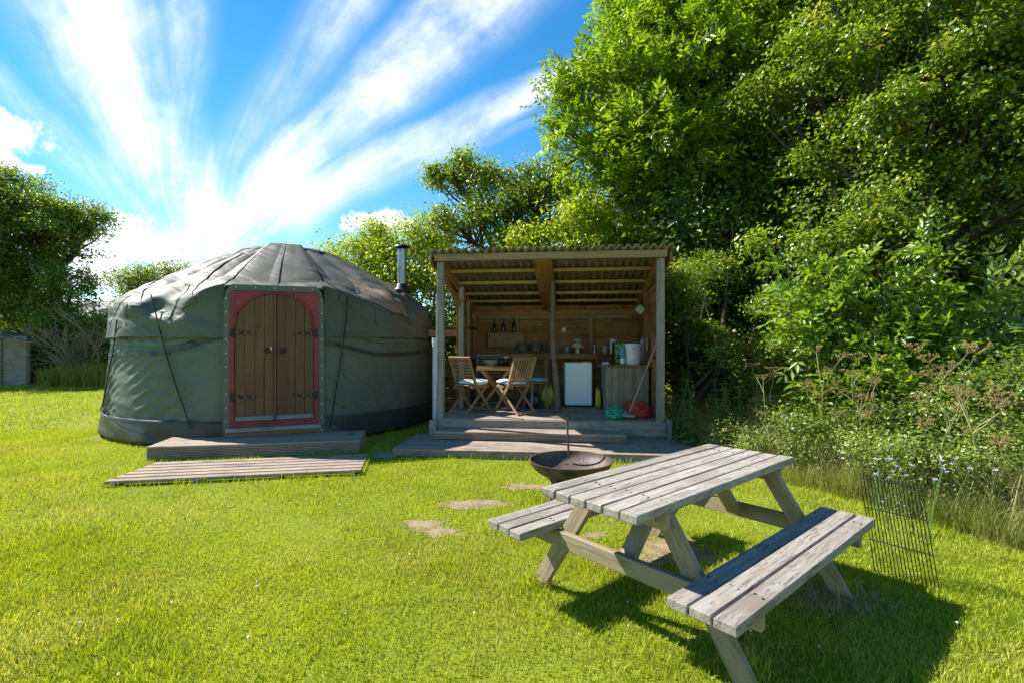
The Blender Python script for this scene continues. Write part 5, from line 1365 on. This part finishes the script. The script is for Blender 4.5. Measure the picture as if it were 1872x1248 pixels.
# tufts around timber edges
tx, ty = [], []
for cx_, cy_, hx, hy, a in KEEP[4:]:
    for _ in range(420 if hx > .5 else 90):
        s = random.choice((0, 1, 2, 3)); u, v = (random.uniform(-hx, hx), (-hy-.02 if s == 0 else hy+.02)) if s < 2 else ((-hx-.02 if s == 2 else hx+.02), random.uniform(-hy, hy))
        tx.append(cx_+u*math.cos(a)-v*math.sin(a)); ty.append(cy_+u*math.sin(a)+v*math.cos(a))
for px_, py_ in ((975, 1068), (1370, 1240), (1545, 1085), (985, 918), (285, 800), (1150, 945)):
    p = G(px_, py_)
    for _ in range(160): tx.append(p.x+random.gauss(0, .05)); ty.append(p.y+random.gauss(0, .05))
tx, ty = np.array(tx), np.array(ty)
V, F = blades(tx, ty, .085*rng.uniform(.4, 1.3, len(tx)), np.full(len(tx), .006), .6, 0, True)
o = mesh_np('edge_grass', V, F, M_GRASS); tag(o, 'longer grass tufts along timber edges and table feet', 'grass', kind='stuff')
# dead cut grass under the bench
p = G(1530, 1095); n = 1500
V, F = blades(p.x+rng.normal(0, .16, n), p.y+rng.normal(0, .1, n), .03*rng.uniform(.3, 1.3, n), np.full(n, .004), 1.8, .01, True)
o = mesh_np('dead_grass', V, F, plain('straw', (.42, .33, .17), .9)); tag(o, 'flattened dead brown grass under the picnic bench', 'grass', kind='stuff')
build_lawn()
# daisies and clover heads dotted over the lawn
dm = MB(); random.seed(31)
for _ in range(190):
    y_ = math.sqrt(random.uniform(4, 90)); x_ = random.uniform(-1, 1)*y_
    if bool(in_keep(np.array([x_]), np.array([y_]))[0]) or (x_ > 2.2 and y_ > 3): continue
    z_ = random.uniform(.022, .04); r_ = random.uniform(.005, .009)
    dm.lathe([(r_, z_), (r_*.5, z_+.004), (.0005, z_+.005)], 7, (x_, y_, 0)); dm.tube([(x_, y_, 0), (x_, y_, z_)], .001, 3, cap=False)
o = dm.build('daisies', plain('daisy_white', (.72, .72, .66), .8)); tag(o, 'tiny white daisies scattered through the mown lawn', 'daisies', kind='stuff')
# dry stalks on the bank
n = 4200; pts_ = np.array([(p.x, p.y) for p in bank_pts(n, .12, 1, -.45, .3)])
V, F = blades(pts_[:, 0], pts_[:, 1], .55*rng.uniform(.35, 1.3, n), np.full(n, .0042), 1.05, 0, True)
o = mesh_np('dry_stalks', V, F, plain('dry_straw', (.46, .37, .19), .9, 0, .3, 3)); tag(o, 'pale dry grass stalks leaning over the hedge foot', 'grass', kind='stuff')

# ================================================================== grey plank hut and far building on the left
hp = G(48, 704); ht = empty('plank_hut', (hp.x, hp.y, 0), R(4), 'small grey plank hut at the left edge of the lawn', 'hut')
Wh, Dh, H1, H2 = 2.2, .9, 1.75, 1.5
for k in range(9):
    box('side_board', (Dh*.85, .025, .19), (-Dh*.425+.02, -.004*(k % 2), .10+.185*k), W_GREY, ht, rot=(R(-3), 0, random.uniform(-.01, .01)))
box('corner_post', (.12, .12, 1.85), (-.80, -.04, .925), W_POST, ht)
box('corner_post', (.08, .08, 1.55), (.03, .06, .775), W_GREY, ht)
for k in range(10): box('front_board', (.025 if False else .13, .025, 1.7), (-.95-.14*k, .03, .86), W_BEAM, ht)
for k in range(4): box('roof_plank', (2.6, .36, .03), (-.9, -.1+.34*k, 1.72), W_GREY, ht, rot=(0, R(11), 0))
box('front_beam', (1.6, .06, .1), (-1.6, -.06, 1.80), W_BEAM, ht, rot=(0, R(2), 0))
box('back_wall', (2.2, .03, 1.6), (-1.0, 1.1, .8), W_BARK, ht)
fh = P(185, 560, 30); fbld = empty('far_building', (fh.x, 30, 0), R(8), 'low building with grey slate roof beyond the hedge', 'building')
M_SLATE = plain('slate', (.24, .225, .22), .8, 0, .3, 3, .4); M_WALLS = plain('stone_wall', (.34, .29, .24), .9, 0, .3, 4, .4)
box('wall', (11, 5, 2.9), (0, 2.6, 1.45), M_WALLS, fbld)
for sy, ry in ((1.15, R(22)), (4.05, R(-22))): box('roof_slope', (11.5, 3.25, .08), (0, sy, 3.42), M_SLATE, fbld, rot=(ry, 0, 0))
for k in range(8): 
    o = box('slate_course', (11.45, .36, .03), (0, -.2+.36*k, 2.93+.146*k), M_SLATE, fbld, rot=(R(22), 0, 0))
for x in (-3.5, 0, 3.5): box('window', (.9, .05, .9), (x, .09, 1.6), M_DARKG, fbld)
box('door', (.95, .05, 2), (1.7, .09, 1.0), W_GREY, fbld)
